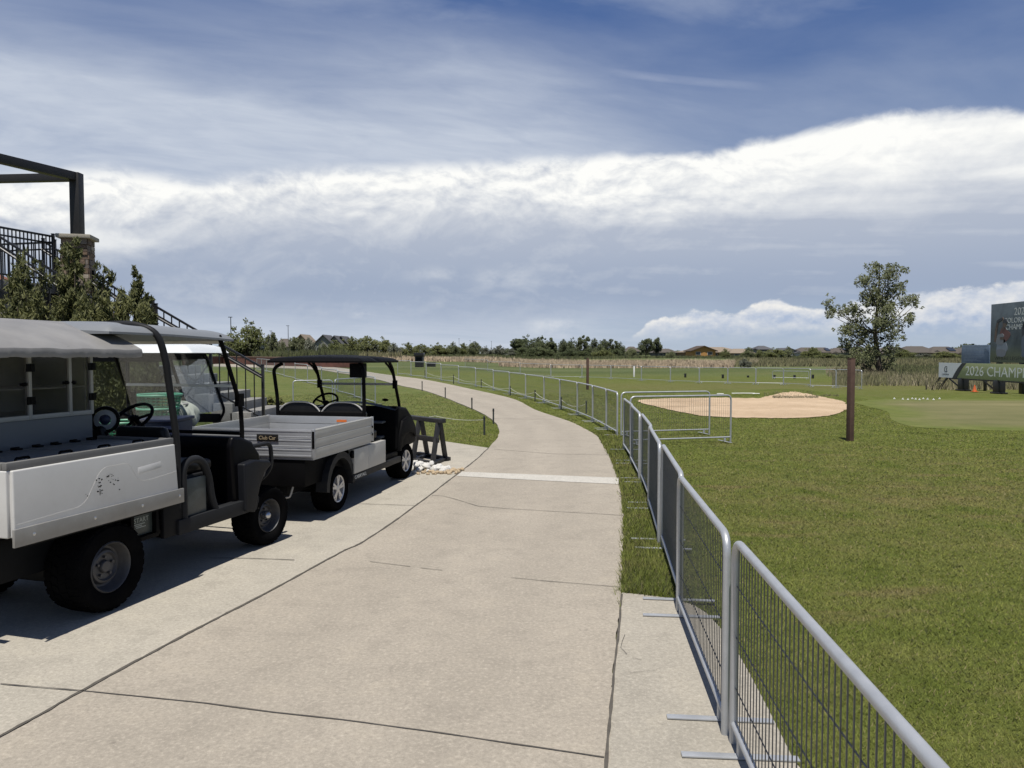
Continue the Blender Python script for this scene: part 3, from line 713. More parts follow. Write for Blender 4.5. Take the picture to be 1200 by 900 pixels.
    for t0, t1, hs, ls in ((-.80, .003, None, -.03), (.035, .363, .02, .345), (.395, .573, .59, .41)):
        d = B(); d.box(-.768, -.762, t0, t1, 1.432, 1.884); dr = d.build('glass_door', SMOKE, root)
        q = B(); q.ball((-.748, ls, 1.665), .022, 8, 6, (.7, 1.25, .7)); q.box(-.76, -.748, ls-.03, ls+.03, 1.655, 1.675); q.build('latch', BLKG, dr, .002)
        if hs is not None:
            for z in (1.54, 1.79):
                q = B(); q.box(-.745, -.738, hs-.034, hs-.004, z-.03, z+.03); q.box(-.745, -.738, hs+.004, hs+.034, z-.03, z+.03); q.cyl((-.738, hs, z-.03), (-.738, hs, z+.03), .007, 8); q.build('hinge', BLKG, dr)
    # awning: sagging vinyl with a hanging hem
    def cov(u, w):
        t = -1.02+u*1.34; x = -1.46+w*1.47
        s = abs(x+.71)/.73
        z = 2.145-.225*s**1.7-.004*math.sin(u*math.pi*3)**2*s+.0022*math.sin(t*23+x*9)*s-.01*u+.014
        return Vector((x, t, z))
    b = B(); b.grid(lambda u, w: cov(u, w), 48, 36); b.grid(lambda u, w: cov(u, w)-Vector((0, 0, .012)), 48, 36)
    def hem(P, N, n=60):
        vs = []
        for i in range(n+1):
            p = P(i/n); o = N*(.003*math.sin(i*1.9)+.002*math.sin(i*.7+1)); dz = .060+.002*math.sin(i*.9)+.0015*math.sin(i*2.7)
            vs += [p, p+N*.008-Vector((0, 0, dz*.4))+o*.4, p+o-Vector((0, 0, dz))]
        b.add(vs, [(3*i+j, 3*i+3+j, 3*i+4+j, 3*i+1+j) for i in range(n) for j in (0, 1)])
    hem(lambda u: cov(u, 1), Vector((1, 0, 0))); hem(lambda u: cov(u, 0), Vector((-1, 0, 0))); hem(lambda u: cov(0, u), Vector((0, -1, 0))); hem(lambda u: cov(1, u), Vector((0, 1, 0)))
    b.build('awning', VINYL, root)
    b = B()
    for x in (-1.38, -.74): b.box(x-.015, x+.015, -.99, .28, 1.90, 1.925)
    for t in (-.99, -.3, .27): b.bar((-1.42, t, 1.94), (-.03, t, 1.94), .02, .02); 
    b.build('awning_frame', DARK, root)
    # moulded grey roof
    def roof(u, w, up=True):
        t = .08+u*1.45; x = -1.40+w*1.34; eu = min(u, 1-u)*1.45; ew = min(w, 1-w)*1.34; e = min(eu, ew)
        z = 2.062+(.075*(1-math.exp(-e/.07)) if up else -.0)+(.02*math.sin(math.pi*w) if up else 0)-.035*u*u
        if up: z -= .035*math.exp(-(((w-.86)/.05)**2+((u-.28)/.10)**2))+.03*math.exp(-(((w-.82)/.05)**2+((u-.72)/.10)**2))
        if not up: z = 2.045-.035*u*u
        return Vector((x, t, z))
    b = B(); b.grid(lambda u, w: roof(u, w), 56, 56); b.grid(lambda u, w: roof(u, w, False), 20, 20)
    for f in (lambda s: (s, 0), lambda s: (s, 1), lambda s: (0, s), lambda s: (1, s)):
        vs = []
        for i in range(57):
            u, w = f(i/56); vs += [roof(u, w), roof(u, w, False)]
        b.add(vs, [(2*i, 2*i+1, 2*i+3, 2*i+2) for i in range(56)])
    b.build('roof', GREYP, root, ang=60)
    # roll frame, windshield
    b = B()
    for s, x in ((1, -.03), (-1, -1.39)):
        b.tube(fillet([(x-s*.02, .745, .50), (x, .73, 1.16), (x+s*.01, .60, 1.88), (x-s*.015, .545, 2.075), (x-s*.20, .50, 2.135), (x-s*.55, .50, 2.13)], .12, 6), .028, 10)
    b.tube([(-.05, .735, .72), (-1.37, .735, .72)], .02, 8); b.build('roll_frame', CHAR, root)
    for s, x in ((1, -.09), (-1, -1.33)):
        b = B(); b.tube(fillet([(x, 1.36, 2.06), (x, 1.42, 1.93), (x, 1.655, 1.40), (x, 1.675, 1.10), (x, 1.60, .82), (x, 1.62, .48)], .08, 4), .021, 8)
        b.box(x-.03, x+.03, 1.61, 1.67, 1.40, 1.52); b.build('windshield_pillar', BLK, root)
    b = B(); b.tube([(-1.33, 1.66, 1.14), (-.09, 1.66, 1.14)], .018, 8); b.build('windshield_rail', BLK, root)
    ws = B(); ws.hexa([(-1.31, 1.405, 2.0), (-.11, 1.405, 2.0), (-.11, 1.411, 2.0), (-1.31, 1.411, 2.0), (-1.31, 1.672, 1.16), (-.11, 1.672, 1.16), (-.11, 1.678, 1.16), (-1.31, 1.678, 1.16)]); w = ws.build('windshield', CLEAR, root)
    b = B(); b.box(-1.33, -.09, 1.555, 1.573, 1.583, 1.607); b.box(-1.3, -.11, 1.40, 1.415, 1.985, 2.012); b.build('windshield_strip', M('pale_trim', (.85, .83, .77), .5), w, split=True)
    # cowl, floor, fenders, seat
    cw = B()
    cw.prism([(-1.36, 1.46, 1.04), (-1.36, 1.50, .45), (-1.34, 1.62, .46), (-1.34, 1.92, .74), (-1.34, 1.88, .92), (-1.35, 1.78, 1.05), (-1.36, 1.62, 1.115), (-1.36, 1.50, 1.125)], (1.30, 0, 0)); cw.build('front_cowl', BLKG, root, .03, seg=3)
    b = B(); b.hexa([(-1.25, 1.90, .76), (-.13, 1.90, .76), (-.13, 2.045, .74), (-1.25, 2.045, .74), (-1.25, 1.80, 1.05), (-.13, 1.80, 1.05), (-.13, 1.955, .95), (-1.25, 1.955, .95)]); b.build('hood_panel', BURG, root, .02)
    b = B(); b.box(-1.40, -.02, .72, 1.72, .42, .50); b.box(-.10, .0, .70, 1.80, .395, .52); b.box(-1.42, -1.32, .70, 1.80, .395, .52); b.build('floor_sill', CHAR, root, .008)
    for s, x in ((1, .02), (-1, -1.44)):
        f = B()
        arc = [(1.56, .42), (1.55, .865), (1.72, .885), (1.96, .845), (1.985, .80), (1.88, .745), (1.80, .63), (1.75, .50), (1.71, .38), (1.63, .40)]
        f.prism([(x, t, z) for t, z in arc], (-s*.30, 0, 0)); f.build('fender', M('fender_plastic', (.008, .009, .012), .5, 0, .2, 4, dirt=.01, spec=.2), root, .02, seg=3)
    b = B(); b.box(-1.34, -.08, .76, 1.22, .50, .86); b.build('seat_box', CHAR, root, .02)
    b = B(); b.tube(fillet([(-.035, .80, .50), (-.035, .79, .99), (-.035, 1.02, 1.0), (-.035, 1.12, .82), (-.035, 1.14, .66), (-.035, 1.20, .50)], .14, 6), .034, 10); b.tube(fillet([(-1.385, .80, .50), (-1.385, .79, .99), (-1.385, 1.02, 1.0), (-1.385, 1.12, .82), (-1.385, 1.20, .50)], .14, 6), .034, 10); b.build('hip_rail', CHAR, root, split=True)
    b = B(); b.box(-.05, -.032, .82, 1.08, .52, .84); b.build('seat_side_panel', M('dark_mottled', (.05, .06, .06), .35, 0, .5, 9), root, .02)
    for x0, x1 in ((-1.33, -.73), (-.70, -.10)):
        b = B(); b.box(x0, x1, .80, 1.26, .86, .96); b.build('seat', SEATM, root, .045, seg=4)
        b = B(); b.hexa([(x0, .73, .97), (x1, .73, .97), (x1, .86, .97), (x0, .86, .97), (x0+.06, .71, 1.285), (x1-.06, .71, 1.285), (x1-.06, .79, 1.285), (x0+.06, .79, 1.285)]); b.build('backrest', SEATM, root, .055, seg=4)
    steering(root, (-1.00, 1.30, 1.30), 40, .18, O)
    b = B(); b.tube(fillet([(-.12, 1.80, .99), (-.12, 2.17, .99), (-.12, 2.19, .74), (-.20, 2.10, .60), (-1.22, 2.10, .60), (-1.30, 2.19, .74), (-1.30, 2.17, .99), (-1.30, 1.80, .99)], .08, 5), .022, 8)
    b.tube([(-.12, 1.86, .99), (-.12, 1.92, .72)], .018, 8); b.tube([(-.12, 2.185, .80), (-1.30, 2.185, .80)], .018, 8); b.build('brush_guard', CHAR, root)
    for x in (-.30, -1.12):
        b = B(); b.lathe([(.06, 0), (.055, .02), (.03, .03), (0, .032)], (x, 2.03, .70), 1, 16); b.build('headlight', PIPE, root)
    # battery box with sticker between rear wheel and cab
    b = B(); b.box(-.12, -.022, .215, .50, .44, .475); b.box(-.12, -.022, .215, .50, .67, .70); b.box(-.12, -.022, .215, .245, .475, .67); b.box(-.12, -.022, .47, .50, .475, .67); b.box(-.125, -.10, .215, .50, .44, .70); bx = b.build('battery_box', BLK, root, .006)
    b = B(); b.box(-.099, -.055, .25, .465, .48, .665); st = b.build('sticker', STICK, bx, .004)
    MX = lambda x, t, z: Matrix(((0, 0, 1, x+O[0]), (1, 0, 0, t), (0, 1, 0, z), (0, 0, 0, 1)))
    b = MB(); b.text('START', .052, MX(-.0535, .272, .585), .002); b.build('lettering', INK2, st, smooth=False)
    b = MB()
    for i, (l, z) in enumerate(((.11, .568), (.08, .555), (.12, .542))): b.box(-.0545+O[0], -.0535+O[0], .275+i*.01, .275+l, z, z+.006)
    b.build('small_print', INK2, st, smooth=False)
    b = B(); b.lathe([(.115, 0), (.115, .06), (.10, .075), (.088, .075)], (-.0, .07, 0), 1, 28, -1); b.v = [q-Vector(O) for q in b.v]; sp = b.build('horn_speaker', BLK, root); sp.location = (-.79+O[0], .76, 1.33); sp.rotation_euler = (0, 0, R(42))
    b = MB(); b.lathe([(.086, 0), (.05, .012), (.046, .012)], (0, 0, 0), 1, 28, -1); b.build('cone_ring', M('speaker_grey', (.25, .26, .27), .5), sp)
    b = MB(); b.lathe([(.044, 0), (.03, .012), (0, .018)], (0, -.005, 0), 1, 20, -1); b.build('cone_centre', NAVY, sp)
    b = MB(); b.box(-.02, .02, -.02, .10, -.15, -.10); b.build('speaker_foot', BLK, sp)
    return root
near_cart()
def far_cart():
    h = R(11.7); A = Vector((-2.085, 8.89, 0)); v = Vector((math.cos(h), -math.sin(h), 0)); Wd = 1.35
    root = thing('flatbed_cart', 'black-roofed utility cart with ribbed aluminium cargo bed, parked by the black rack', 'utility cart', A-v*Wd/2, -h, 'utility carts parked on the pad')
    O = (Wd/2, 0, 0); B = lambda: MB(O)
    for t in (0, 2.38):
        wheel(root, 'wheel', (Wd/2, t, .27), .27, .24, .165, 'alloy', 1, R(-3) if t else 0); wheel(root, 'wheel', (-Wd/2, t, .27), .27, .24, .165, 'alloy', -1, R(-3) if t else 0)
    b = B(); b.box(-1.05, -.30, -.70, 2.6, .30, .44); b.cyl((-1.2, 0, .27), (-.15, 0, .27), .055); b.cyl((-1.2, 2.38, .27), (-.15, 2.38, .27), .05); b.box(-1.20, -.15, -.72, -.60, .42, .72); b.build('chassis', DARK, root, .012)
    b = B(); b.cyl((-.85, -.62, .30), (-.55, -.62, .30), .075); b.cyl((-.55, -.62, .30), (-.45, -.62, .33), .03); b.build('muffler', RIMG, root)
    b = B(); b.tube(fillet([(-.40, -.66, .40), (-.36, -.68, .28), (-.28, -.68, .28), (-.25, -.66, .40)], .03), .012, 6); b.build('tow_hook', ALU, root)
    # bed: ribbed extruded boards
    x0, x1, y0, y1, z0, z1 = -Wd-.08, .08, -.80, .88, .755, 1.065
    def board(fn, rows=3, gap=.006):
        m = MB(O); hh = (z1-z0)/rows
        for i in range(rows):
            a = z0+i*hh+gap*.5; c = z0+(i+1)*hh-gap*.5; fn(m, a, c)
        return m
    def side(x, s):
        def f(m, a, c):
            m.box(min(x, x-s*.024), max(x, x-s*.024), y0+.03, y1-.03, a, c); m.box(min(x-s*.02, x+s*.004), max(x-s*.02, x+s*.004), y0+.03, y1-.03, c-.022, c-.004)
        m = board(f); m.box(min(x-s*.02, x-s*.006), max(x-s*.02, x-s*.006), y0+.03, y1-.03, z0, z1); return m.build('side_board', ALUW, root, .003)
    sr = side(x1, 1); side(x0, -1)
    g = B(); g.box(x1-.028, x1+.008, y0-.004, y0+.028, z0-.006, z1+.004); g.box(x0-.008, x0+.028, y0-.004, y0+.028, z0-.006, z1+.004); g.box(x1-.028, x1+.008, y1-.028, y1+.004, z0-.006, z1+.004); g.box(x0-.008, x0+.028, y1-.028, y1+.004, z0-.006, z1+.004); g.build('corner_post', ALU, root, .004, split=True)
    g = B(); g.box(x1-.02, x1+.011, y0-.008, y0-.0045, z0+.10, z1-.02); g.box(x1+.0085, x1+.014, y1-.06, y1-.03, z0+.17, z0+.20); g.box(x1+.0085, x1+.014, y1-.06, y1-.03, z0+.07, z0+.10); g.build('bed_latch', BLK, root, .002, split=True)
    def rear(m, a, c):
        m.box(x0+.03, x1-.03, y0, y0+.024, a, c); m.box(x0+.03, x1-.03, y0-.006, y0+.02, a+.002, a+.022); m.box(x0+.03, x1-.03, y0-.004, y0+.02, c-.03, c-.012)
    m = board(rear); tg = m.build('tailgate', ALU, root, .003)
    def fr(m, a, c): m.box(x0+.03, x1-.03, y1-.024, y1, a, c)
    m = board(fr); m.build('head_board', ALU, root, .003)
    b = B(); b.box(x0+.02, x1-.02, y0+.02, y1-.02, z0-.03, z0+.012); b.build('bed_floor', ALU, root)
    b = B(); b.box(-.42, -.28, y1-.030, y1-.0245, z1-.075, z1-.045); b.build('warning_sticker', ORANGE, root)
    b = B(); b.box(-.60, -.34, y0-.014, y0-.007, .925, 1.005); bd = b.build('badge', BADGE, tg, .004)
    MY = lambda x, y, z: Matrix(((1, 0, 0, x+O[0]), (0, 0, -1, y), (0, 1, 0, z), (0, 0, 0, 1)))
    b = MB(); b.text('Club Car', .058, MY(-.47, y0-.0148, .946), .002, 'CENTER', .95); b.build('badge_lettering', BADGET, bd, smooth=False)
    # black rear tub and arch
    b = B(); b.box(-Wd+.04, -.04, -.78, .20, .42, .74); b.build('rear_tub', BLK, root, .015)
    for s, x in ((1, .035), (-1, -Wd-.035)):
        f = B(); arc = []
        for k in range(13):
            a = math.pi*(k/12); arc.append((math.cos(a)*.40, .30+math.sin(a)*.42))
        inner = [(math.cos(math.pi*k/12)*.325, .28+math.sin(math.pi*k/12)*.36) for k in range(13)]
        for k in range(12):
            p = [arc[k], arc[k+1], inner[k+1], inner[k]]; f.prism([(x, t, z) for t, z in p], (-s*.14, 0, 0))
        f.build('rear_arch', CHAR, root)
    # silver locker panels below the bed, dark sill with lettering
    b = B(); b.box(-.03, .05, .345, .80, .395, .70); b.box(-.03, .05, .805, 1.40, .395, .70); b.box(-Wd-.05, -Wd+.03, .345, .80, .395, .70); b.box(-Wd-.05, -Wd+.03, .805, 1.40, .395, .70); b.build('locker_panel', ALUW, root, .004, split=True)
    b = B(); b.box(-Wd-.045, -Wd+.06, .32, 2.02, .31, .39); b.build('step_sill', CHAR, root, .006); b = B(); b.box(-.06, .045, .32, 2.02, .31, .39); sl_ = b.build('step_sill', CHAR, root, .006)
    MXf = lambda x, t, z: Matrix(((0, 0, 1, x+O[0]), (1, 0, 0, t), (0, 1, 0, z), (0, 0, 0, 1)))
    b = MB(); b.text('CARRYALL', .062, MXf(.0458, .36, .325), .002, 'LEFT', 1.25); b.build('lettering', INK, sl_, smooth=False)
    b = B(); b.lathe([(.05, 0), (.05, .03), (.04, .035), (0, .036)], (.012, .345, .64), 0, 18); b.build('fuel_cap', BLK, root)
    # cab
    b = B(); b.box(-Wd, 0, .86, 2.0, .40, .46); b.box(-Wd+.02, -.02, .86, 1.38, .46, .72); b.build('cab_floor', BLK, root, .01)
    b = B(); b.box(-Wd+.08, -.08, .94, 1.42, .72, .84); b.build('seat', SEATM, root, .04, seg=4)
    b = B(); b.box(-Wd+.06, -.06, .90, .99, .90, 1.13); b.build('seat_frame', BLK, root, .03, seg=3)
    for xa, xb in ((-Wd+.05, -Wd/2-.005), (-Wd/2+.005, -.05)):
        P = []
        for k in range(17):
            u = k/16; xx = xa+(xb-xa)*u; P.append((xx, 1.10+.145*(1-abs(2*u-1)**3.2)))
        b = B(); b.prism([(xa, .92, .98)]+[(x, .92, z) for x, z in P]+[(xb, .92, .98)], (0, .085, 0)); bk = b.build('backrest', SEATM, root, .012)
        b = B(); b.tube([(x, .915, z+.004) for x, z in P], .011, 6); b.build('piping', PIPE, bk)
    steering(root, (-Wd+.40, 1.62, 1.20), 40, .18, O)
    b = B(); b.prism([(-Wd, 2.0, .46), (-Wd, 2.82, .50), (-Wd, 2.84, .74), (-Wd, 2.64, .95), (-Wd, 2.42, 1.08), (-Wd, 2.02, 1.13)], (Wd, 0, 0)); b.build('front_cowl', BLK, root, .05, seg=3)
    b = B(); b.grid(lambda u, w: Vector((-Wd+Wd*w, 1.93+.10*u, 1.07+.10*math.sin(math.pi*min(1, w*1.02))+.02*u)), 3, 24); b.build('dashboard', BLKG, root)
    b = B(); b.box(-.62, -.18, 1.86, 2.0, .88, .91); b.box(-.60, -.2, 1.84, 2.0, .66, .69); b.build('dash_shelf', M('dash_grey', (.10, .11, .12), .5), root, .006, split=True)
    for s, x in ((1, .03), (-1, -Wd-.03)):
        f = B(); arc = [(2.02, .46), (2.05, .70), (2.16, .90), (2.38, .95), (2.58, .90), (2.72, .78), (2.76, .60), (2.74, .60), (2.66, .66), (2.5, .70), (2.30, .68), (2.16, .60), (2.10, .46)]
        f.prism([(x, t, z) for t, z in arc], (-s*.20, 0, 0)); f.build('front_fender', BLK, root, .012)
    b = B(); b.tube(fillet([(-.12, 2.80, .55), (-.12, 2.94, .60), (-.12, 2.96, .84), (-.14, 2.74, .93), (-.5, 2.74, .93)], .06), .02, 8); b.tube(fillet([(-Wd+.12, 2.80, .55), (-Wd+.12, 2.94, .60), (-Wd+.12, 2.96, .84), (-Wd+.14, 2.74, .93), (-.5, 2.74, .93)], .06), .02, 8); b.build('brush_guard', DARK, root, split=True)
    b = B()
    b.tube(fillet([(-Wd+.06, .90, .72), (-Wd+.05, .90, 1.30), (-Wd+.03, .84, 1.70), (-Wd+.12, .92, 1.765)], .08), .024, 8); b.tube(fillet([(-.06, .90, .72), (-.05, .90, 1.30), (-.04, .86, 1.70), (-.12, .92, 1.765)], .08), .024, 8)
    b.build('rear_post', BLK, root, split=True)
    for x in (-Wd+.08, -.07):
        b = B(); b.tube(fillet([(x, 1.86, 1.78), (x, 1.99, 1.68), (x, 2.26, 1.14), (x, 2.30, .96), (x, 2.05, .50)], .06), .023, 8); b.box(x-.03, x+.03, 2.07, 2.12, 1.38, 1.50)
        b.tube(fillet([(x, 2.03, 1.58), (x-.02, 1.92, 1.70), (x-.03, 1.80, 1.765)], .05), .016, 6); b.build('windshield_post', BLK, root)
    ws = B(); ws.hexa([(-Wd+.11, 2.0, 1.70), (-.10, 2.0, 1.70), (-.10, 2.006, 1.70), (-Wd+.11, 2.006, 1.70), (-Wd+.11, 2.28, 1.13), (-.10, 2.28, 1.13), (-.10, 2.286, 1.13), (-Wd+.11, 2.286, 1.13)]); w = ws.build('windshield', CLEAR, root)
    b = B(); b.box(-Wd+.09, -.08, 2.10, 2.125, 1.425, 1.46); b.build('windshield_hinge', ALUW, w, .003)
    b = B(); b.ball((-.28, 2.24, 1.20), .045, 10, 6, (1.2, .4, .5)); b.build('mirror', BLK, root)
    def rf(u, w, up=True):
        t = .72+u*1.36; x = -Wd+.01+w*(Wd-.02); e = min(min(u, 1-u)*1.36, min(w, 1-w)*1.33)
        z = (1.80+.05*(1-math.exp(-e/.05))+.035*math.sin(math.pi*w)*math.sin(math.pi*min(1, max(0, u)))) if up else 1.775
        if up: z -= .02*math.exp(-(((w-.985)/.06)**2+((u-.42)/.05)**2))
        return Vector((x, t, z-.01*u))
    b = B(); b.grid(lambda u, w: rf(u, w), 44, 44); b.grid(lambda u, w: rf(u, w, False), 8, 8)
    for f in (lambda s: (s, 0), lambda s: (s, 1), lambda s: (0, s), lambda s: (1, s)):
        vs = []
        for i in range(45):
            u, q = f(i/44); vs += [rf(u, q), rf(u, q, False)]
        b.add(vs, [(2*i, 2*i+1, 2*i+3, 2*i+2) for i in range(44)])
    b.build('roof', BLK, root, ang=60)
    b = B(); b.box(-.27, -.09, .93, 1.10, 1.575, 1.768); b.build('radio_box', BLK, root, .012)
    return root
far_cart()
# ================================================================== BARRICADES
GALV = M('galvanised_tube', (.43, .445, .46), .42, .45, .14, 8, dirt=.05); WIRE = M('galvanised_wire', (.13, .133, .137), .5, .5, .2, 20)
ORD = ['first', 'second', 'third', 'fourth', 'fifth', 'sixth', 'seventh', 'eighth', 'ninth', 'tenth', 'eleventh', 'twelfth', 'thirteenth', 'fourteenth', 'fifteenth', 'sixteenth']
PANELS = {}
def panel_proto(L, H=1.02, fine=True):
    key = (round(L, 2), H, fine)
    if key in PANELS: return PANELS[key]
    r = .020
    b = MB(); b.tube(fillet([(0, r, .0), (0, r, H-r), (0, L-r, H-r), (0, L-r, .0)], .11, 7), r, 12 if fine else 6); b.tube([(0, r, .10), (0, L-r, .10)], r*.85, 10 if fine else 6)
    f = b.build('frame', GALV).data
    w = MB(); n = int((L-.08)/(.05 if fine else .085)); q = .0021 if fine == 2 else .0012
    for i in range(1, n):
        y = .04+(L-.08)*i/n; w.box(-q, q, y-q, y+q, .11, H-.03)
    for z in (.28, .53, .78): w.box(q, 3*q, .03, L-.03, z-q, z+q)
    m = w.build('wire_mesh', WIRE, smooth=False).data
    feet = []
    for y in (.16, L-.16):
        k = MB(); k.box(-.27, .27, y-.022, y+.022, .008, .016); k.box(-.012, .012, y-.02, y+.02, .016, .085); feet.append(k.build('foot', GALV, None, .002).data)
    for o in list(COL.objects):
        if o.data in [f, m]+feet: bpy.data.objects.remove(o)
    PANELS[key] = (f, m, feet); return PANELS[key]
def panel(a, b, label, group, fine=1, H=1.02):
    a, b = Vector(a), Vector(b); d = b-a; L = d.xy.length
    f, m, ft = panel_proto(L if abs(L-1.86) > .3 else 1.86, H, fine)
    base = L if abs(L-1.86) > .3 else 1.86
    t = thing('barricade', label, 'barricade', (a.x, a.y, min(a.z, b.z)), math.atan2(-d.x, d.y), group)
    t.scale = (1, L/base, 1)
    link('frame', f, t); link('wire_mesh', m, t)
    for k in ft: link('foot', k, t)
    return t
NEARP = [(.885, 1.22), (1.07, 3.585), (1.245, 5.45), (1.475, 7.30), (1.71, 9.15), (1.915, 11.0), (2.08, 12.86), (2.21, 14.72)]
grp = 'barricades along the verge nearest the camera'
for i in range(len(NEARP)-1):
    a, b = Vector((*NEARP[i], 0)), Vector((*NEARP[i+1], 0)); d = (b-a).normalized()*.022; s = Vector((.012*(-1)**i, 0, 0))
    panel(a+d+s, b-d+s, ['closest barricade panel, its top tube running out of the bottom of the photo', 'second barricade panel from the camera, standing on the bare concrete strip'][i] if i < 2 else
          f'{ORD[i]} barricade panel from the camera in the row on the grass verge', grp, 2 if i < 4 else 1)
panel(G(727, 511), G(832, 508), 'swung-open barricade panel just behind another, in front of the sand bunker', 'barricade panels swung open across the lawn')
panel(G(737.5, 521.5), G(857, 517.5), 'swung-open barricade panel in front, its end nearest the bunker and the lawn', 'barricade panels swung open across the lawn')
PATHP = [(723.5, 511), (710.5, 503), (694.5, 494), (676.5, 486), (656, 478.6), (637.5, 472), (616, 466.3), (597, 461.3), (578.3, 456.8), (557.5, 452.8), (537.6, 449.2), (517, 445.6), (499.5, 443), (481.7, 440.5), (466, 438.8)]
for i in range(len(PATHP)-1):
    panel(G(*PATHP[i]), G(*PATHP[i+1]), f'{ORD[i]} barricade panel beyond the opening, along the far bend of the cart path', 'barricades along the bend of the cart path', 1 if i < 4 else 0)
RNG = [(545, 430), (571.6, 434.4), (609.5, 438.5), (645.5, 441.8), (682, 443), (716, 444.2), (751.6, 446), (785.6, 447.6), (819.4, 448.9), (852.8, 449.6), (885.7, 450.4), (918, 451), (950, 452.6)]
for i in range(len(RNG)-1):
    panel(G(*RNG[i]), G(*RNG[i+1]), f'{ORD[i]} low barricade panel across the range, counted from the end near the cart path', 'barricades across the driving range', False)
for i, (p, q) in enumerate((((949, 453.5), (979.7, 454.3)), ((979.7, 454.3), (1010, 456)))):
    panel(G(*p), G(*q), ('small barricade panel in front of the row\'s end, left of the tall brown post', 'small barricade panel behind the tall brown post, near the big tree')[i], 'barricades across the driving range', False)
panel(G(948, 444.5), G(905, 443.8), 'far barricade panel lying low behind the others, left of the big tree', 'barricades across the driving range', False, .6)
LFT = [(301, 433.5), (306.6, 434.5), (312.4, 435.8), (321.8, 438), (333, 441), (346, 444.5), (360.5, 448.5), (377, 453.2), (396, 459), (415.5, 465.5), (440, 474)]
for i in range(len(LFT)-1):
    panel(G(*LFT[i]), G(*LFT[i+1]), f'{ORD[i]} barricade panel on the lawn behind the black-roofed cart, counted from the staircase side', 'barricades on the lawn behind the carts', False)
panel(G(343, 482), G(390.5, 480.5), 'short barricade panel seen right behind the seats of the black-roofed cart', 'barricades on the lawn behind the carts')
panel(G(392.5, 479), G(424, 474), 'barricade panel behind the steering wheel of the black-roofed cart', 'barricades on the lawn behind the carts')
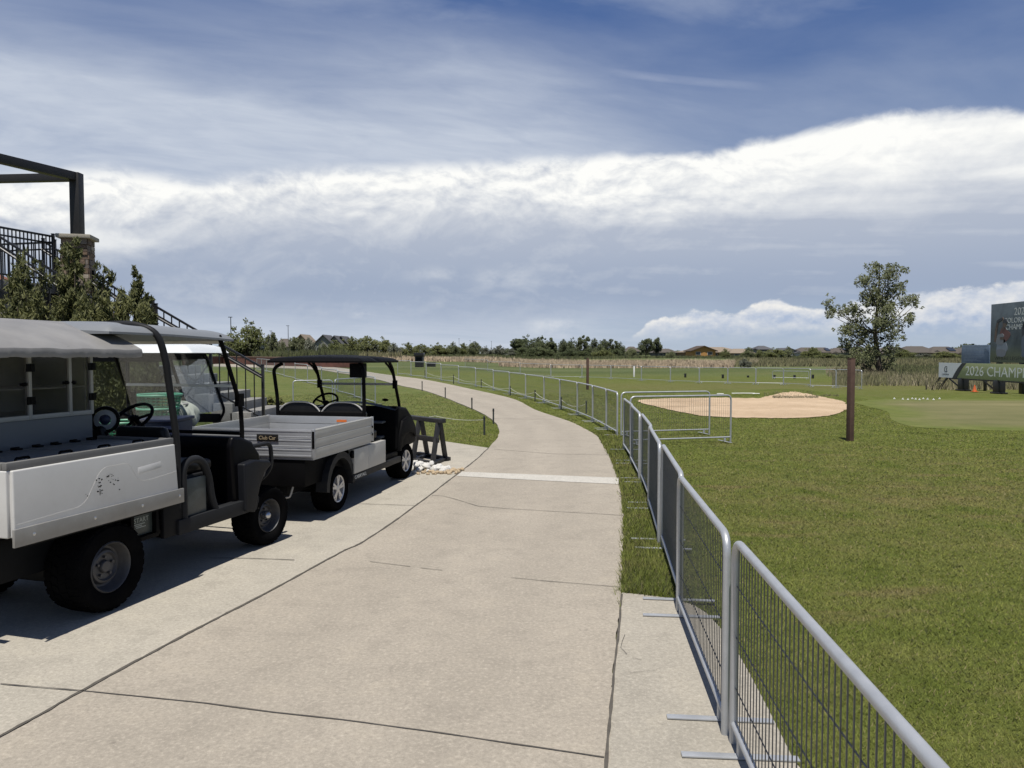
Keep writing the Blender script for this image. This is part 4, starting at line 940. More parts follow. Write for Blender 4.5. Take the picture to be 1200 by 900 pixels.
# ================================================================== THE CLUBHOUSE SIDE: third cart, stairs, terrace, pillar, shrubs
IRON = M('black_iron', (.010, .010, .011), .42, 0, .2, 6, dirt=.04)
STEELB = M('dark_bronze_steel', (.022, .021, .021), .5, .2, .15, 3, dirt=.06)
SLAB = concrete('step_concrete', (.215, .212, .200)); CAPST = concrete('cap_stone', (.36, .33, .27))
def third_cart():
    root = thing('range_cart', 'white-roofed golf cart with clear side curtains behind the nearest utility cart', 'golf cart', (-4.78, 9.75, 0), R(-90), 'utility carts parked on the pad')
    B = MB                                      # local: x across, y forward (forward points to the right of the photo)
    for y in (-.85, .80):
        for s in (1, -1): wheel(root, 'wheel', (s*.60, y, .23), .23, .18, .13, 'steel', s)
    b = B(); b.box(-.52, .52, -1.15, .95, .24, .36); b.build('chassis', DARK, root, .01)
    W2 = M('golf_cart_body', (.045, .05, .06), .35, 0, .1, 3, dirt=.1, coat=.3)
    b = B(); b.prism([(-.58, .55, .36), (-.58, 1.15, .40), (-.58, 1.20, .55), (-.58, 1.0, .74), (-.58, .62, .88), (-.58, .55, .86)], (1.16, 0, 0)); b.build('front_cowl', W2, root, .05, seg=3)
    b = B(); b.box(-.58, .58, -1.25, -.28, .34, .72); b.build('rear_body', W2, root, .05, seg=3)
    b = B(); b.box(-.55, .55, -.28, .58, .33, .37); b.build('floor', BLK, root)
    b = B(); b.box(-.52, .52, -.42, .08, .68, .80); b.build('seat', SEATM, root, .04, seg=3); b = B(); b.box(-.52, .52, -.52, -.42, .82, 1.12); b.build('backrest', SEATM, root, .04, seg=3)
    b = B(); b.box(-.56, .56, -1.28, -.55, .72, .76); b.build('cargo_deck', BLK, root, .01)
    def rf(u, w, up=True):
        y = -1.32+u*2.16; x = -.64+w*1.28; e = min(min(u, 1-u)*2.16, min(w, 1-w)*1.28)
        return Vector((x, y, 1.905+(.125*(1-math.exp(-e/.09)) if up else 0)))
    b = B(); b.grid(lambda u, w: rf(u, w), 40, 30); b.grid(lambda u, w: rf(u, w, False), 6, 6)
    for f in (lambda s: (s, 0), lambda s: (s, 1), lambda s: (0, s), lambda s: (1, s)):
        vs = []
        for i in range(41):
            p = f(i/40); vs += [rf(*p), rf(*p, False)]
        b.add(vs, [(2*i, 2*i+1, 2*i+3, 2*i+2) for i in range(40)])
    b.build('roof', M('white_roof', (.78, .78, .77), .35, 0, .03, 2, dirt=.05, coat=.2), root, ang=60)
    for s in (-1, 1):
        b = B(); b.tube(fillet([(s*.56, .62, .80), (s*.56, .78, 1.1), (s*.56, .56, 1.80), (s*.56, .50, 1.91)], .06), .019, 8); b.tube([(s*.56, .02, .72), (s*.56, .02, 1.91)], .022, 8); b.tube([(s*.56, -1.22, .72), (s*.56, -1.22, 1.91)], .028, 8)
        b.bar((s*.565, -1.22, 1.86), (s*.565, .52, 1.86), .02, .13); b.bar((s*.565, .02, 1.0), (s*.565, .72, 1.0), .02, .12); b.bar((s*.565, .06, 1.05), (s*.565, .56, 1.75), .012, .02); b.bar((s*.565, .56, 1.08), (s*.565, .08, 1.45), .012, .02)
        b.bar((s*.565, -1.22, 1.02), (s*.565, .02, 1.02), .02, .04); b.build('enclosure_frame', DARK, root)
    CURT = clearmat('vinyl_curtain', (.84, .86, .88), .01, .008, .3)
    for s in (-1, 1):
        b = B(); b.box(s*.575-.002, s*.575+.002, -1.2, .0, .76, 1.80); b.build('side_curtain', CURT, root); b = B(); b.box(s*.575-.002, s*.575+.002, .04, .55, .76, 1.80); b.build('side_curtain', CURT, root)
    b = B(); b.hexa([(-.54, .545, 1.82), (.54, .545, 1.82), (.54, .55, 1.82), (-.54, .55, 1.82), (-.54, .765, 1.12), (.54, .765, 1.12), (.54, .77, 1.12), (-.54, .77, 1.12)]); b.build('windshield', CURT, root)
    b = B(); b.tube([(math.cos(t)*.17, .42+math.sin(t)*.12, 1.02+math.sin(t)*.12) for t in np.linspace(0, 6.283, 25)[:-1]], .014, 6, True); b.tube([(0, .42, 1.02), (0, .60, .86)], .02, 6); b.build('steering_wheel', BLK, root)
third_cart()
# cargo between the carts: green ball baskets on a low crate, a bin and a sack
GRN = M('green_plastic', (.018, .125, .062), .42, 0, .2, 6, dirt=.05); GRNL = M('pale_green_plastic', (.10, .30, .19), .45, 0, .15, 6)
def basket(loc, label, r=.21, h=.22):
    root = thing('ball_basket', label, 'basket', loc, 0, 'stacked green range-ball baskets')
    b = MB()
    for k in range(7): 
        q = k/6; rr = r*(.80+.20*q); b.tube([(math.cos(t)*rr, math.sin(t)*rr, .004+h*q) for t in np.linspace(0, 6.283, 29)[:-1]], .0055, 5, True)
    for k in range(26):
        t = 6.283*k/26; b.tube([(math.cos(t)*r*.8, math.sin(t)*r*.8, .004), (math.cos(t)*r, math.sin(t)*r, h)], .005, 5)
    for k in range(5): b.tube([(-r*.78, (k-2)*.07*1, .004), (r*.78, (k-2)*.07, .004)], .004, 4)
    b.build('wire_body', GRN, root)
    b = MB(); b.tube([(math.cos(t)*r, math.sin(t)*r, h+.008) for t in np.linspace(0, 6.283, 33)[:-1]], .013, 8, True); b.build('rim', GRNL, root)
bc = at(165, 480, 8.25)
crate = thing('supply_crate', 'dark plastic crate stack under the green baskets, behind the nearest cart', 'crate', (bc.x-.02, bc.y, .003))
b = MB(); b.box(-.42, .42, -.26, .26, 0, .48); b.build('lower_crate', BLK, crate, .02); b = MB(); b.box(-.40, .40, -.25, .25, .482, .90); b.build('upper_crate', BLK, crate, .02)
basket((bc.x-.19, bc.y-.02, .912), 'green wire ball basket at the left of the crate, below the leaning stack', .22)
basket((bc.x+.19, bc.y+.0, .912), 'green wire ball basket under the topmost one', .21); basket((bc.x+.19, bc.y+.0, 1.06), 'green wire ball basket in the middle of its stack', .22); basket((bc.x+.20, bc.y+.01, 1.21), 'topmost green wire ball basket, its pale rim seen above the steering wheel', .235)
p = at(190, 505, 7.9)
nb = thing('storage_bin', 'navy blue plastic bin beside the green baskets', 'bin', (p.x+.02, p.y, .003)); b = MB()
b.hexa([(-.17, -.2, 0), (.17, -.2, 0), (.17, .2, 0), (-.17, .2, 0), (-.21, -.24, 1.18), (.21, -.24, 1.18), (.21, .24, 1.18), (-.21, .24, 1.18)]); b.build('body', NAVY, nb, .02)
b = MB(); b.box(-.225, .225, -.255, .255, 1.182, 1.215); b.build('lid', NAVY, nb, .01)
p = at(214, 500, 8.6)
def sack():
    rnd = random.Random(4); root = thing('canvas_sack', 'pale crumpled canvas sack lying on a drum behind the windshield', 'sack', (p.x, p.y, .99))
    b = MB()
    def f(u, w):
        t = 2*math.pi*u; ph = math.pi*w; q = .19*(1+.10*math.sin(5*t+3*ph)+.06*math.sin(11*t-4*ph))
        return Vector((q*math.sin(ph)*math.cos(t)*.95, q*math.sin(ph)*math.sin(t)*.75, .16-.155*math.cos(ph)*(1+.2*math.sin(3*t))+.015))
    b.grid(f, 44, 22); b.build('bag', M('sack_cloth', (.36, .38, .33), .85, 0, .2, 7, dirt=.15, bmp=.4, bscale=40), root)
    b = MB(); b.tube([(math.cos(t)*.06, math.sin(t)*.05, .325) for t in np.linspace(0, 6.283, 17)[:-1]], .014, 6, True); b.build('drawstring', PIPE, root)
    d = thing('steel_drum', 'dark drum standing under the canvas sack', 'drum', (p.x, p.y, .003)); b = MB(); b.lathe([(0, 0), (.24, 0), (.25, .01), (.25, .32), (.257, .33), (.25, .34), (.25, .64), (.257, .65), (.25, .66), (.25, .96), (.245, .985), (.235, .985), (.23, .97), (0, .97)], (0, 0, 0), 2, 30); b.build('shell', NAVY, d)
sack()
# ---------------------------------------------------------------- railing maker
def railing(name, label, posts, top=.98, gap=.13, double=.10, hand=False, ends=True, foot=0.0):
    """posts: base points; straight balustrade between them"""
    root = thing(name, label, 'railing', posts[0], 0, None); o = Vector(posts[0]); P = [Vector(q)-o for q in posts]
    for q in P:
        b = MB(); b.box(q.x-.022, q.x+.022, q.y-.022, q.y+.022, q.z-foot, q.z+top+.04); b.box(q.x-.027, q.x+.027, q.y-.027, q.y+.027, q.z+top+.04, q.z+top+.055); b.build('post', IRON, root, .003)
    for a, c in zip(P[:-1], P[1:]):
        zt = Vector((0, 0, 1)); b = MB()
        b.bar(a+zt*top, c+zt*top, .045, .032); b.bar(a+zt*(top-double), c+zt*(top-double), .03, .028); b.bar(a+zt*.10, c+zt*.10, .03, .028); b.build('rail', IRON, root, split=True)
        L = (c-a).xy.length; n = max(2, int(L/gap)); b = MB()
        for i in range(1, n):
            q = a.lerp(c, i/n); b.box(q.x-.008, q.x+.008, q.y-.008, q.y+.008, q.z+.10, q.z+top)
        b.build('baluster', IRON, root, smooth=False)
    if hand:
        b = MB(); a, c = P[0], P[-1]; s = Vector((0, -.07, 0)); b.tube([a+Vector((0, 0, top-.16))+s, c+Vector((0, 0, top-.16))+s], .02, 8); b.build('handrail', IRON, root)
    return root
YA, YB = 12.45, 14.0                               # near and far side of the staircase
def stairs():
    root = thing('staircase', 'grey concrete slab staircase climbing left behind the carts to the terrace', 'staircase', (-4.4, 13.2, 0))
    o = Vector((-4.4, 13.2, 0))
    x, z = -2.70, .15; n = 0
    while z < 1.75:
        w = .33 if z < .85 else .31
        b = MB(); b.box(x-w-.05-o.x, x-o.x, YA-.10-o.y, YB+.10-o.y, max(0, z-.30) if z > .3 else -.02, z); b.build('step', SLAB, root, .012)
        x -= w; z += .1525; n += 1
    zl = z-.1525
    b = MB(); b.box(-7.0-o.x, x-.05-o.x, YA-.10-o.y, YB+.10-o.y, zl-.18, zl-.004); b.build('landing', SLAB, root, .012)
    b = MB(); b.prism([(-5.2-o.x, YA+.42-o.y, 0), (-3.2-o.x, YA+.42-o.y, 0), (-3.2-o.x, YA+.42-o.y, .10), (-5.2-o.x, YA+.42-o.y, 1.0)], (0, YB-YA-.84, 0)); b.build('stringer_wall', SLAB, root)
    x = -7.0; z = zl
    for i in range(9):
        z += .152; b = MB(); b.box(x-.33-o.x, x+.03-o.x, YA-.10-o.y, YB+.10-o.y, z-.26, z); b.build('step', SLAB, root, .012); x -= .28
    return zl
ZL = stairs()
def xz(px, py, y):
    q = at(px, py, y); return q.x, q.z
for y, nm, lb in ((YA, 'near', 'black iron balustrade down the near side of the lower stair flight'), (YB, 'far', 'black iron balustrade down the far side of the lower stair flight')):
    if nm == 'near': railing('stair_railing', lb, [(-4.18, y, .70), (-5.05, y, 1.19), (-5.95, y, 1.72)], .96, .125, .14, True, foot=.2)
    if nm == 'near': railing('landing_railing', lb.replace('down', 'along').replace('lower stair flight', 'stair landing'), [(-6.0, y, 1.76), (-6.85, y, 1.76)], .98, .125, .12)
    railing('stair_railing', lb.replace('lower', 'upper'), [(-6.95, y, 1.80), (-7.85, y, 2.42), (-8.78, y, 3.02)], .98, .125, .14, True, foot=.2)
def terrace():
    root = thing('terrace', 'raised terrace with dark fascia behind the juniper shrubs', 'terrace', (-10.5, 14.0, 0)); o = Vector((-10.5, 14.0, 0))
    b = MB(); b.prism([(-8.82-o.x, 12.3-o.y, 3.0), (-8.25-o.x, 14.55-o.y, 3.0), (-12.6-o.x, 15.6-o.y, 3.0), (-12.6-o.x, 12.3-o.y, 3.0)], (0, 0, .16)); b.build('deck', SLAB, root, .01)
    b = MB(); b.prism([(-8.87-o.x, 12.35-o.y, 2.5), (-8.32-o.x, 14.5-o.y, 2.5), (-12.5-o.x, 15.5-o.y, 2.5), (-12.5-o.x, 12.35-o.y, 2.5)], (0, 0, .497)); b.build('fascia', M('dark_fascia', (.03, .028, .026), .6, 0, .2, 3), root, .01)
    b = MB(); b.box(-12.4-o.x, -9.3-o.x, 12.8-o.y, 15.0-o.y, -.05, 2.497); b.build('base_wall', M('stucco_wall', (.20, .18, .15), .9, 0, .1, 2, bmp=.3), root)
terrace()
railing('deck_railing', 'black iron railing along the terrace edge running up to the stone pillar', [(-8.80, 12.75, 3.16), (-8.50, 13.85, 3.16)], .90, .075, .13)
railing('deck_railing', 'black iron railing along the back of the terrace', [(-8.9, 14.55, 3.16), (-10.6, 14.95, 3.16), (-12.3, 15.35, 3.16)], .90, .12, .13)
railing('deck_railing', 'black iron railing at the left end of the terrace, by the doubled posts', [(-8.90, 12.6, 3.16), (-10.5, 12.45, 3.16), (-12.3, 12.45, 3.16)], .93, .12, .13)
def pillar(c, label):
    root = thing('stone_pillar', label, 'pillar', (c[0], c[1], 0), R(14), 'stone pillars of the pergola'); rnd = random.Random(7)
    mats = M('stacked_stone', (.19, .135, .095), .85, 0, .45, 5, dirt=.3, bmp=.6, bscale=30); b = MB(); z = 0
    m2, n, p = newmat('ledge_stone'); g = n.nodes.new('ShaderNodeNewGeometry'); r = V(n, g.outputs['Random Per Island']); w = pos(n); f = noise(n, w, 14, 5, .65)
    cr = n.nodes.new('ShaderNodeValToRGB'); e = cr.color_ramp.elements; e[0].color = (.10, .075, .058, 1); e[1].color = (.42, .36, .28, 1)
    for q, cc in ((.3, (.19, .125, .08, 1)), (.55, (.15, .13, .115, 1)), (.75, (.28, .20, .135, 1)), (.9, (.22, .19, .16, 1))): k = e.new(q); k.color = cc
    n.links.new(r.s, cr.inputs[0]); setv(n, p, 'Base Color', mixc(n, (f-.4).max(0.0)*1.5, V(n, cr.outputs[0]), (.08, .065, .05))); setv(n, p, 'Roughness', .9); bump(n, p, f, .6, .02)
    while z < 3.98:
        h = rnd.uniform(.05, .11); hw = .37-.16*(min(1, z/4.0))+.0
        b.box(-hw+.02, hw-.02, -hw+.02, hw-.02, z, z+h)
        for side in range(4):
            cuts = sorted([-hw, hw]+[rnd.uniform(-hw*.8, hw*.8) for _ in range(2)])
            for a, c2 in zip(cuts[:-1], cuts[1:]):
                if c2-a < .03: continue
                o = rnd.uniform(-.004, .022); q = [(a+.004, -hw-o, z+.004), (c2-.004, -hw-o, z+.004), (c2-.004, -hw+.03, z+.004), (a+.004, -hw+.03, z+.004)]
                q += [(x, y, z+h-.004) for x, y, _ in q]; Rz = Matrix.Rotation(side*math.pi/2, 4, 'Z'); b.hexa([Rz @ Vector(t) for t in q])
        z += h
    b.build('shaft', m2, root, smooth=False)
    k = MB(); k.box(-.29, .29, -.29, .29, z, z+.07); k.build('cap', CAPST, root, .012)
    return z+.07
PC = Vector((-8.13, 14.0, 0)); ZC = pillar(PC, 'tapering stacked-stone pillar with a flat cap under the steel pergola post')
def pergola():
    root = thing('pergola', 'dark steel pergola frame rising from the stone pillar', 'pergola', (PC.x, PC.y, ZC))
    zt = 5.26-ZC
    b = MB(); b.box(-.088, .088, -.088, .088, 0, zt-.002); b.box(-.13, .13, -.13, .13, 0, .02); b.build('post', STEELB, root, .006)
    e1 = Vector((-1.75, -4.3, zt-.075)); b = MB(); b.bar((.02, .04, zt-.075), e1, .15, .15); b.build('beam', STEELB, root, .006)
    b = MB(); b.bar((-.10, .0, zt-.08), (-6.5, .55, zt-.08), .14, .14); b.build('beam', STEELB, root, .006)
    b = MB(); b.bar((-.4, -.9, zt-.05), (-6.4, -.9, zt-.05), .012, .012); b.build('cable', STEELB, root)
    b = MB(); b.box(e1.x-.085, e1.x+.085, e1.y-.085, e1.y+.085, -1.0-ZC+1.0, zt-.152); b.build('post', STEELB, root, .006)
    b = MB(); b.box(-6.5-.085, -6.5+.085, .55-.085, .55+.085, -ZC+3.16, zt-.152); b.build('post', STEELB, root, .006)
    return Vector((PC.x+e1.x, PC.y+e1.y, 0))
pe = pergola(); pillar(pe, 'stone pillar out at the near end of the pergola beam')
def clubhouse():
    root = thing('clubhouse', 'corner of the clubhouse with a red-brown tiled roof at the far end of the terrace', 'building', (-23.2, 24, 0))
    b = MB(); b.box(-5, 3.3, -3, 6, 0, 4.2); b.build('wall', M('club_stucco', (.26, .22, .17), .9, 0, .1, 1), root)
    tile = M('red_roof_tile', (.20, .085, .055), .8, 0, .3, 7, bmp=.8, bscale=9); b = MB()
    b.prism([(-5.5, -3.5, 4.2), (3.8, -3.5, 4.2), (3.6, -3.5, 4.5), (-.8, -3.5, 6.6), (-5.5, -3.5, 4.6)], (0, 10, 0)); b.build('roof', tile, root)
    for x in (-3.8, -1.2, 1.4): b = MB(); b.box(x, x+1.3, -3.05, -2.98, 1.0, 2.4); b.build('window', M('dark_window', (.02, .025, .03), .1), root)
clubhouse()
# ---------------------------------------------------------------- foliage
def leaf_cloud(centres, n, size, seed, up=0.0, wide=.55, shape=(1, 1, 1), shell=.0, quad=True, droop=0.0):
    """n leaf faces spread in balls (x, y, z, r); returns an (n*4, 3) array"""
    g = np.random.default_rng(seed); C = np.array(centres, float); wts = C[:, 3]**1.9; k = g.choice(len(C), n, p=wts/wts.sum())
    d = g.normal(size=(n, 3)); d /= np.linalg.norm(d, axis=1)[:, None]; rad = g.random(n)**(1/(2.2+shell*4)); c = C[k, :3]+d*(rad*C[k, 3])[:, None]*np.array(shape)
    a = g.normal(size=(n, 3)); a[:, 2] = a[:, 2]*(1-abs(up))+up*1.6; a /= np.linalg.norm(a, axis=1)[:, None]
    q = g.normal(size=(n, 3)); b = np.cross(a, q); b /= np.linalg.norm(b, axis=1)[:, None]
    s = size*g.uniform(.55, 1.35, n)[:, None]; a = a*s; b = b*s*wide
    v = np.empty((n*4, 3)); v[0::4] = c-a; v[1::4] = c+b-a*.1; v[2::4] = c+a; v[3::4] = c-b-a*.1
    return v
BARK = M('tree_bark', (.075, .058, .042), .9, 0, .35, 8, bmp=.7, bscale=25); JUN = leafmat('juniper_leaf', (.044, .056, .017), (.150, .152, .055), .3, .65, .35)
def juniper(px, ytop, wpx, d, label, seed, leaders=5):
    base = at(px, 414, d); x0, y0 = base.x, base.y; top = at(px, ytop, d).z; rnd = random.Random(seed); sc = d/FPX; w = wpx*sc
    root = thing('juniper_shrub', label, 'shrub', (x0, y0, 0), 0, 'junipers in front of the terrace'); C = []; tr = MB()
    tr.tube([(0, 0, -.05), (.02, 0, top*.45), (0, .02, top*.9)], [.07, .045, .012], 8)
    for i in range(leaders):
        a = rnd.uniform(0, 6.28); q = w*.5*(.2 if i == 0 else rnd.uniform(.35, .95)); hx, hy = math.cos(a)*q, math.sin(a)*q*.7; ht = top*(1 if i == 0 else rnd.uniform(.66, .96))
        tr.tube([(0, 0, .15), (hx*.6, hy*.6, ht*.4), (hx, hy, ht*.96)], [.035, .022, .006], 6)
        m = 15
        for k in range(m):
            u = k/(m-1); r = (.10+.34*(1-u)**.9)*(w*.60)*(1+.35*math.sin(k*1.7+i))+.03
            C.append((hx*(.35+.65*u)+rnd.gauss(0, .045), hy*(.35+.65*u)+rnd.gauss(0, .045), ht*(.12+.87*u), r))
            if rnd.random() < .6: 
                aa = rnd.uniform(0, 6.28); C.append((hx*(.35+.65*u)+math.cos(aa)*r*1.3, hy*(.35+.65*u)+math.sin(aa)*r*1.3, ht*(.12+.87*u)+.10, r*.5))
    tr.build('trunk', BARK, root); v = leaf_cloud(C, 36000, .052, seed, .75, .22, (1, 1, 1.45)); np_mesh('foliage', v, 4, JUN, root)
juniper(20, 298, 62, 11.9, 'broad dark juniper at the left edge, in front of the doubled railing posts', 1, 7)
juniper(-45, 290, 70, 11.6, 'juniper just outside the left edge of the photo, below the terrace', 9, 6)
juniper(86, 280, 44, 11.6, 'tall narrow juniper rising in front of the stone pillar', 2, 6)
juniper(121, 310, 50, 11.9, 'juniper between the stone pillar and the stair landing, with thin open tips', 3, 7)
juniper(158, 318, 36, 12.1, 'rightmost juniper, loose and spiky, at the stair landing', 4, 6)
juniper(52, 345, 60, 11.2, 'low juniper filling the gap before the pillar, just above the awning', 5, 8)
juniper(104, 332, 66, 11.4, 'low bushy juniper straight in front of the pillar foot', 6, 8)
juniper(140, 338, 62, 11.5, 'low bushy juniper under the loose spiky tips by the landing', 7, 8)
juniper(28, 336, 80, 11.3, 'low bushy juniper over the awning at the left edge', 8, 8)
juniper(170, 330, 26, 12.2, 'thin outermost juniper sprig, touching the landing railing', 10, 4)
def clump(p, w, h, label, seed, name='ornamental_plant', mat=None, n=900, cat='plant', group='leafy plants by the foot of the stairs', leaf=.045, th=.12):
    root = thing(name, label, cat, p, 0, group); g = random.Random(seed); C = []; st = MB()
    for i in range(16):
        a = g.uniform(0, 6.28); q = g.uniform(.1, .5)*w; hh = h*g.uniform(.6, 1); e = (math.cos(a)*q, math.sin(a)*q, hh); st.tube([(math.cos(a)*.03, math.sin(a)*.03, 0), (e[0]*.6, e[1]*.6, hh*.6), e], [.008, .006, .003], 4)
        for k in range(5): C.append((e[0]*(.5+.5*k/4), e[1]*(.5+.5*k/4), hh*(.4+.6*k/4), th*w))
    st.build('stem', BARK, root, smooth=False); np_mesh('foliage', leaf_cloud(C, n, leaf, seed, .4), 4, mat or leafmat('bedding_leaf', (.05, .065, .018), (.22, .20, .075), .3), root)
for i, (px, d, w, h, lb) in enumerate(((322, 14.6, .55, 1.0, 'golden-green plant beside the bottom stair post, under the railing'), (334, 14.2, .5, .92, 'golden-green plant in the middle of the clump beside the stairs'), (346, 14.9, .45, .95, 'paler plant at the right end of the clump, behind the cargo bed'), (309, 15.3, .5, .85, 'low plant showing between the balusters at the stair foot'))):
    q = at(px, 500, d); clump((q.x, q.y, 0), w, h, lb, 40+i)
# ---------------------------------------------------------------- rack, rocks, leaves by the joint
def rack():
    a = G(484, 541); c = G(507, 545.5); e = G(522, 539.5); f = G(501, 535.5); root = thing('bag_rack', 'black timber A-frame rack in front of the parked carts, beside a pile of white rocks', 'rack', ((a.x+e.x)/2, (a.y+e.y)/2, .003)); o = root.location.copy(); o.z = .003
    TIM = M('black_timber', (.016, .016, .017), .6, 0, .3, 6, dirt=.12, bmp=.3); L = lambda q: Vector(q)-o
    ax = (c-a); ax.z = 0; n = ax.normalized(); h = .735; left = L(a)-n*.0
    m2 = (L(c)+L(e))/2; m1 = (L(a)+L(f))/2; up = Vector((0, 0, h))
    b = MB(); b.bar(m1+up-n*.42, m2+up+n*.10, .15, .07); b.build('top_beam', TIM, root, .006)
    for base, mid in ((a, m1), (f, m1), (c, m2), (e, m2)):
        q = L(base); q.z = .03; b = MB(); b.bar(q, mid+up*.95+(q-mid)*.14, .075, .055, n); b.build('leg', TIM, root, .005)
    for p0, p1 in ((L(a), L(c)), (L(f), L(e))):
        p0 = p0.copy(); p1 = p1.copy(); p0.z = p1.z = .035; b = MB(); b.bar(p0-n*.30, p1+n*.1, .09, .06); b.build('base_rail', TIM, root, .005)
    b = MB(); b.bar(L(e)+Vector((0, 0, .035))+(L(e)-L(c))*.12, L(c)+Vector((0, 0, .035)), .08, .05); b.bar(L(f)+Vector((0, 0, .035)), L(a)+Vector((0, 0, .035)), .08, .05); b.build('end_rail', TIM, root, .005, split=True)
    k = .56; pa = (L(a)*(1-k)+(m1+up)*k); pb = (L(c)*(1-k)+(m2+up)*k); pa.z = pb.z = h*k; b = MB(); b.bar(pa-n*.05, pb+n*.06, .05, .09); b.build('cross_bar', TIM, root, .005)
rack()
ROCKW = M('white_rock', (.56, .55, .52), .85, 0, .2, 9, dirt=.35, bmp=.5, bscale=30); ROCKT = M('tan_rock', (.40, .31, .20), .9, 0, .35, 9, dirt=.3, bmp=.5, bscale=30)
def rocks():
    rnd = random.Random(12)
    for kind, m, lab, n in (('white', ROCKW, 'white river rock in the loose pile at the foot of the black rack', 46), ('tan', ROCKT, 'tan stone chip in the spill between the rock pile and the path', 54)):
        meshes = []
        for i in range(5):
            b = MB(); b.ball((0, 0, 0), 1, 9, 6, (1, rnd.uniform(.7, .95), rnd.uniform(.55, .8)), .3, rnd); o = b.build('rock', m, None); meshes.append(o.data); bpy.data.objects.remove(o)
        for i in range(n):
            if kind == 'white': px, py = rnd.triangular(480, 530, 496), rnd.triangular(543, 556.5, 551); s = rnd.uniform(.035, .075)
            else: px, py = rnd.triangular(484, 546, 530), rnd.triangular(549, 557.5, 554.5); s = rnd.uniform(.016, .045)
            q = G(px, py); lift = rnd.choice((0, 0, .05)) if kind == 'white' and px < 508 and 546 < py < 554 else 0
            o = link('rock', meshes[i % 5]); o.location = (q.x, q.y, s*.5+lift); o.scale = (s, s, s); o.rotation_euler = (rnd.uniform(-.3, .3), rnd.uniform(-.3, .3), rnd.uniform(0, 6.28)); tag(o, lab, 'rock', f'{kind} rocks beside the rack')
rocks()
# ================================================================== BOLLARDS, POSTS, ROPE
POSTM = M('green_black_post', (.028, .034, .034), .55, 0, .2, 8); RUST = M('rusty_post', (.10, .056, .042), .8, .1, .3, 9, dirt=.2, bmp=.3)
def stake(px, yt, yb, label, name='path_stake', cat='stake', group=None, w=.045, m=None, cap=True):
    q = G(px, yb); h = (yb-yt)*q.y/FPX; root = thing(name, label, cat, q, 0, group)
    b = MB(); b.lathe([(0, -.05), (w*.5, -.05), (w*.5, h-.03), (w*.55, h-.03), (w*.55, h), (0, h+.004)], (0, 0, 0), 2, 10); b.build('shaft', m or POSTM, root)
    if cap: b = MB(); b.lathe([(w*.56, h-.075), (w*.60, h-.07), (w*.60, h-.05), (w*.56, h-.045)], (0, 0, 0), 2, 10); b.build('band', IRON, root)
    return q+Vector((0, 0, h*.8))
LST = [(567.5, 487.5, 508.5), (578.2, 478.7, 496), (553, 466, 479), (521.8, 454, 466), (494.7, 446.7, 457.6)]
LP = [stake(*q, f'{ORD[i]} dark rope stake along the left edge of the cart path, counted from the pad', group='rope stakes along the cart path') for i, q in enumerate(LST)]
RST = [(687, 470, 484), (657.7, 465.5, 479.5), (627, 457, 470), (598, 452.6, 463), (564, 444.6, 453.9), (531.5, 439, 449.3), (498, 434, 442.5)]
RP = [stake(*q, f'{ORD[i]} dark rope stake behind the bending barricades, counted from the opening', group='rope stakes behind the barricades') for i, q in enumerate(RST)]
ROPE = M('white_rope', (.62, .61, .57), .8)
def rope(P, label, r=.006, sag=.06):
    b = MB()
    for a, c in zip(P[:-1], P[1:]): b.tube([a.lerp(c, k/10)-Vector((0, 0, sag*4*(k/10)*(1-k/10))) for k in range(11)], r, 5)
    tag(b.build('rope', ROPE), label, 'rope')
rope(RP, 'thin white rope strung between the dark stakes behind the barricade row', .006, .16)
rope([LP[0], G(510, 500)+Vector((0, 0, .28)), G(470, 499.5)+Vector((0, 0, .28))], 'thin white rope running from the first stake left towards the black rack', .005, .05)
def tall_post(px, yt, yb, w, label):
    q = G(px, yb); h = (yb-yt)*q.y/FPX; root = thing('wooden_post', label, 'post', q, R(20), 'brown posts on the lawn'); b = MB(); b.box(-w/2, w/2, -w/2, w/2, -.1, h); b.build('shaft', RUST, root, .008)
    b = MB(); b.box(-w/2-.004, w/2+.004, -w/2-.004, w/2+.004, h+.001, h+.015); b.build('cap', RUST, root, .003)
tall_post(996, 420, 515.5, .115, 'tall brown square post on the near lawn in front of the big tree'); tall_post(688.5, 420, 456, .11, 'far brown post behind the bend of barricades')
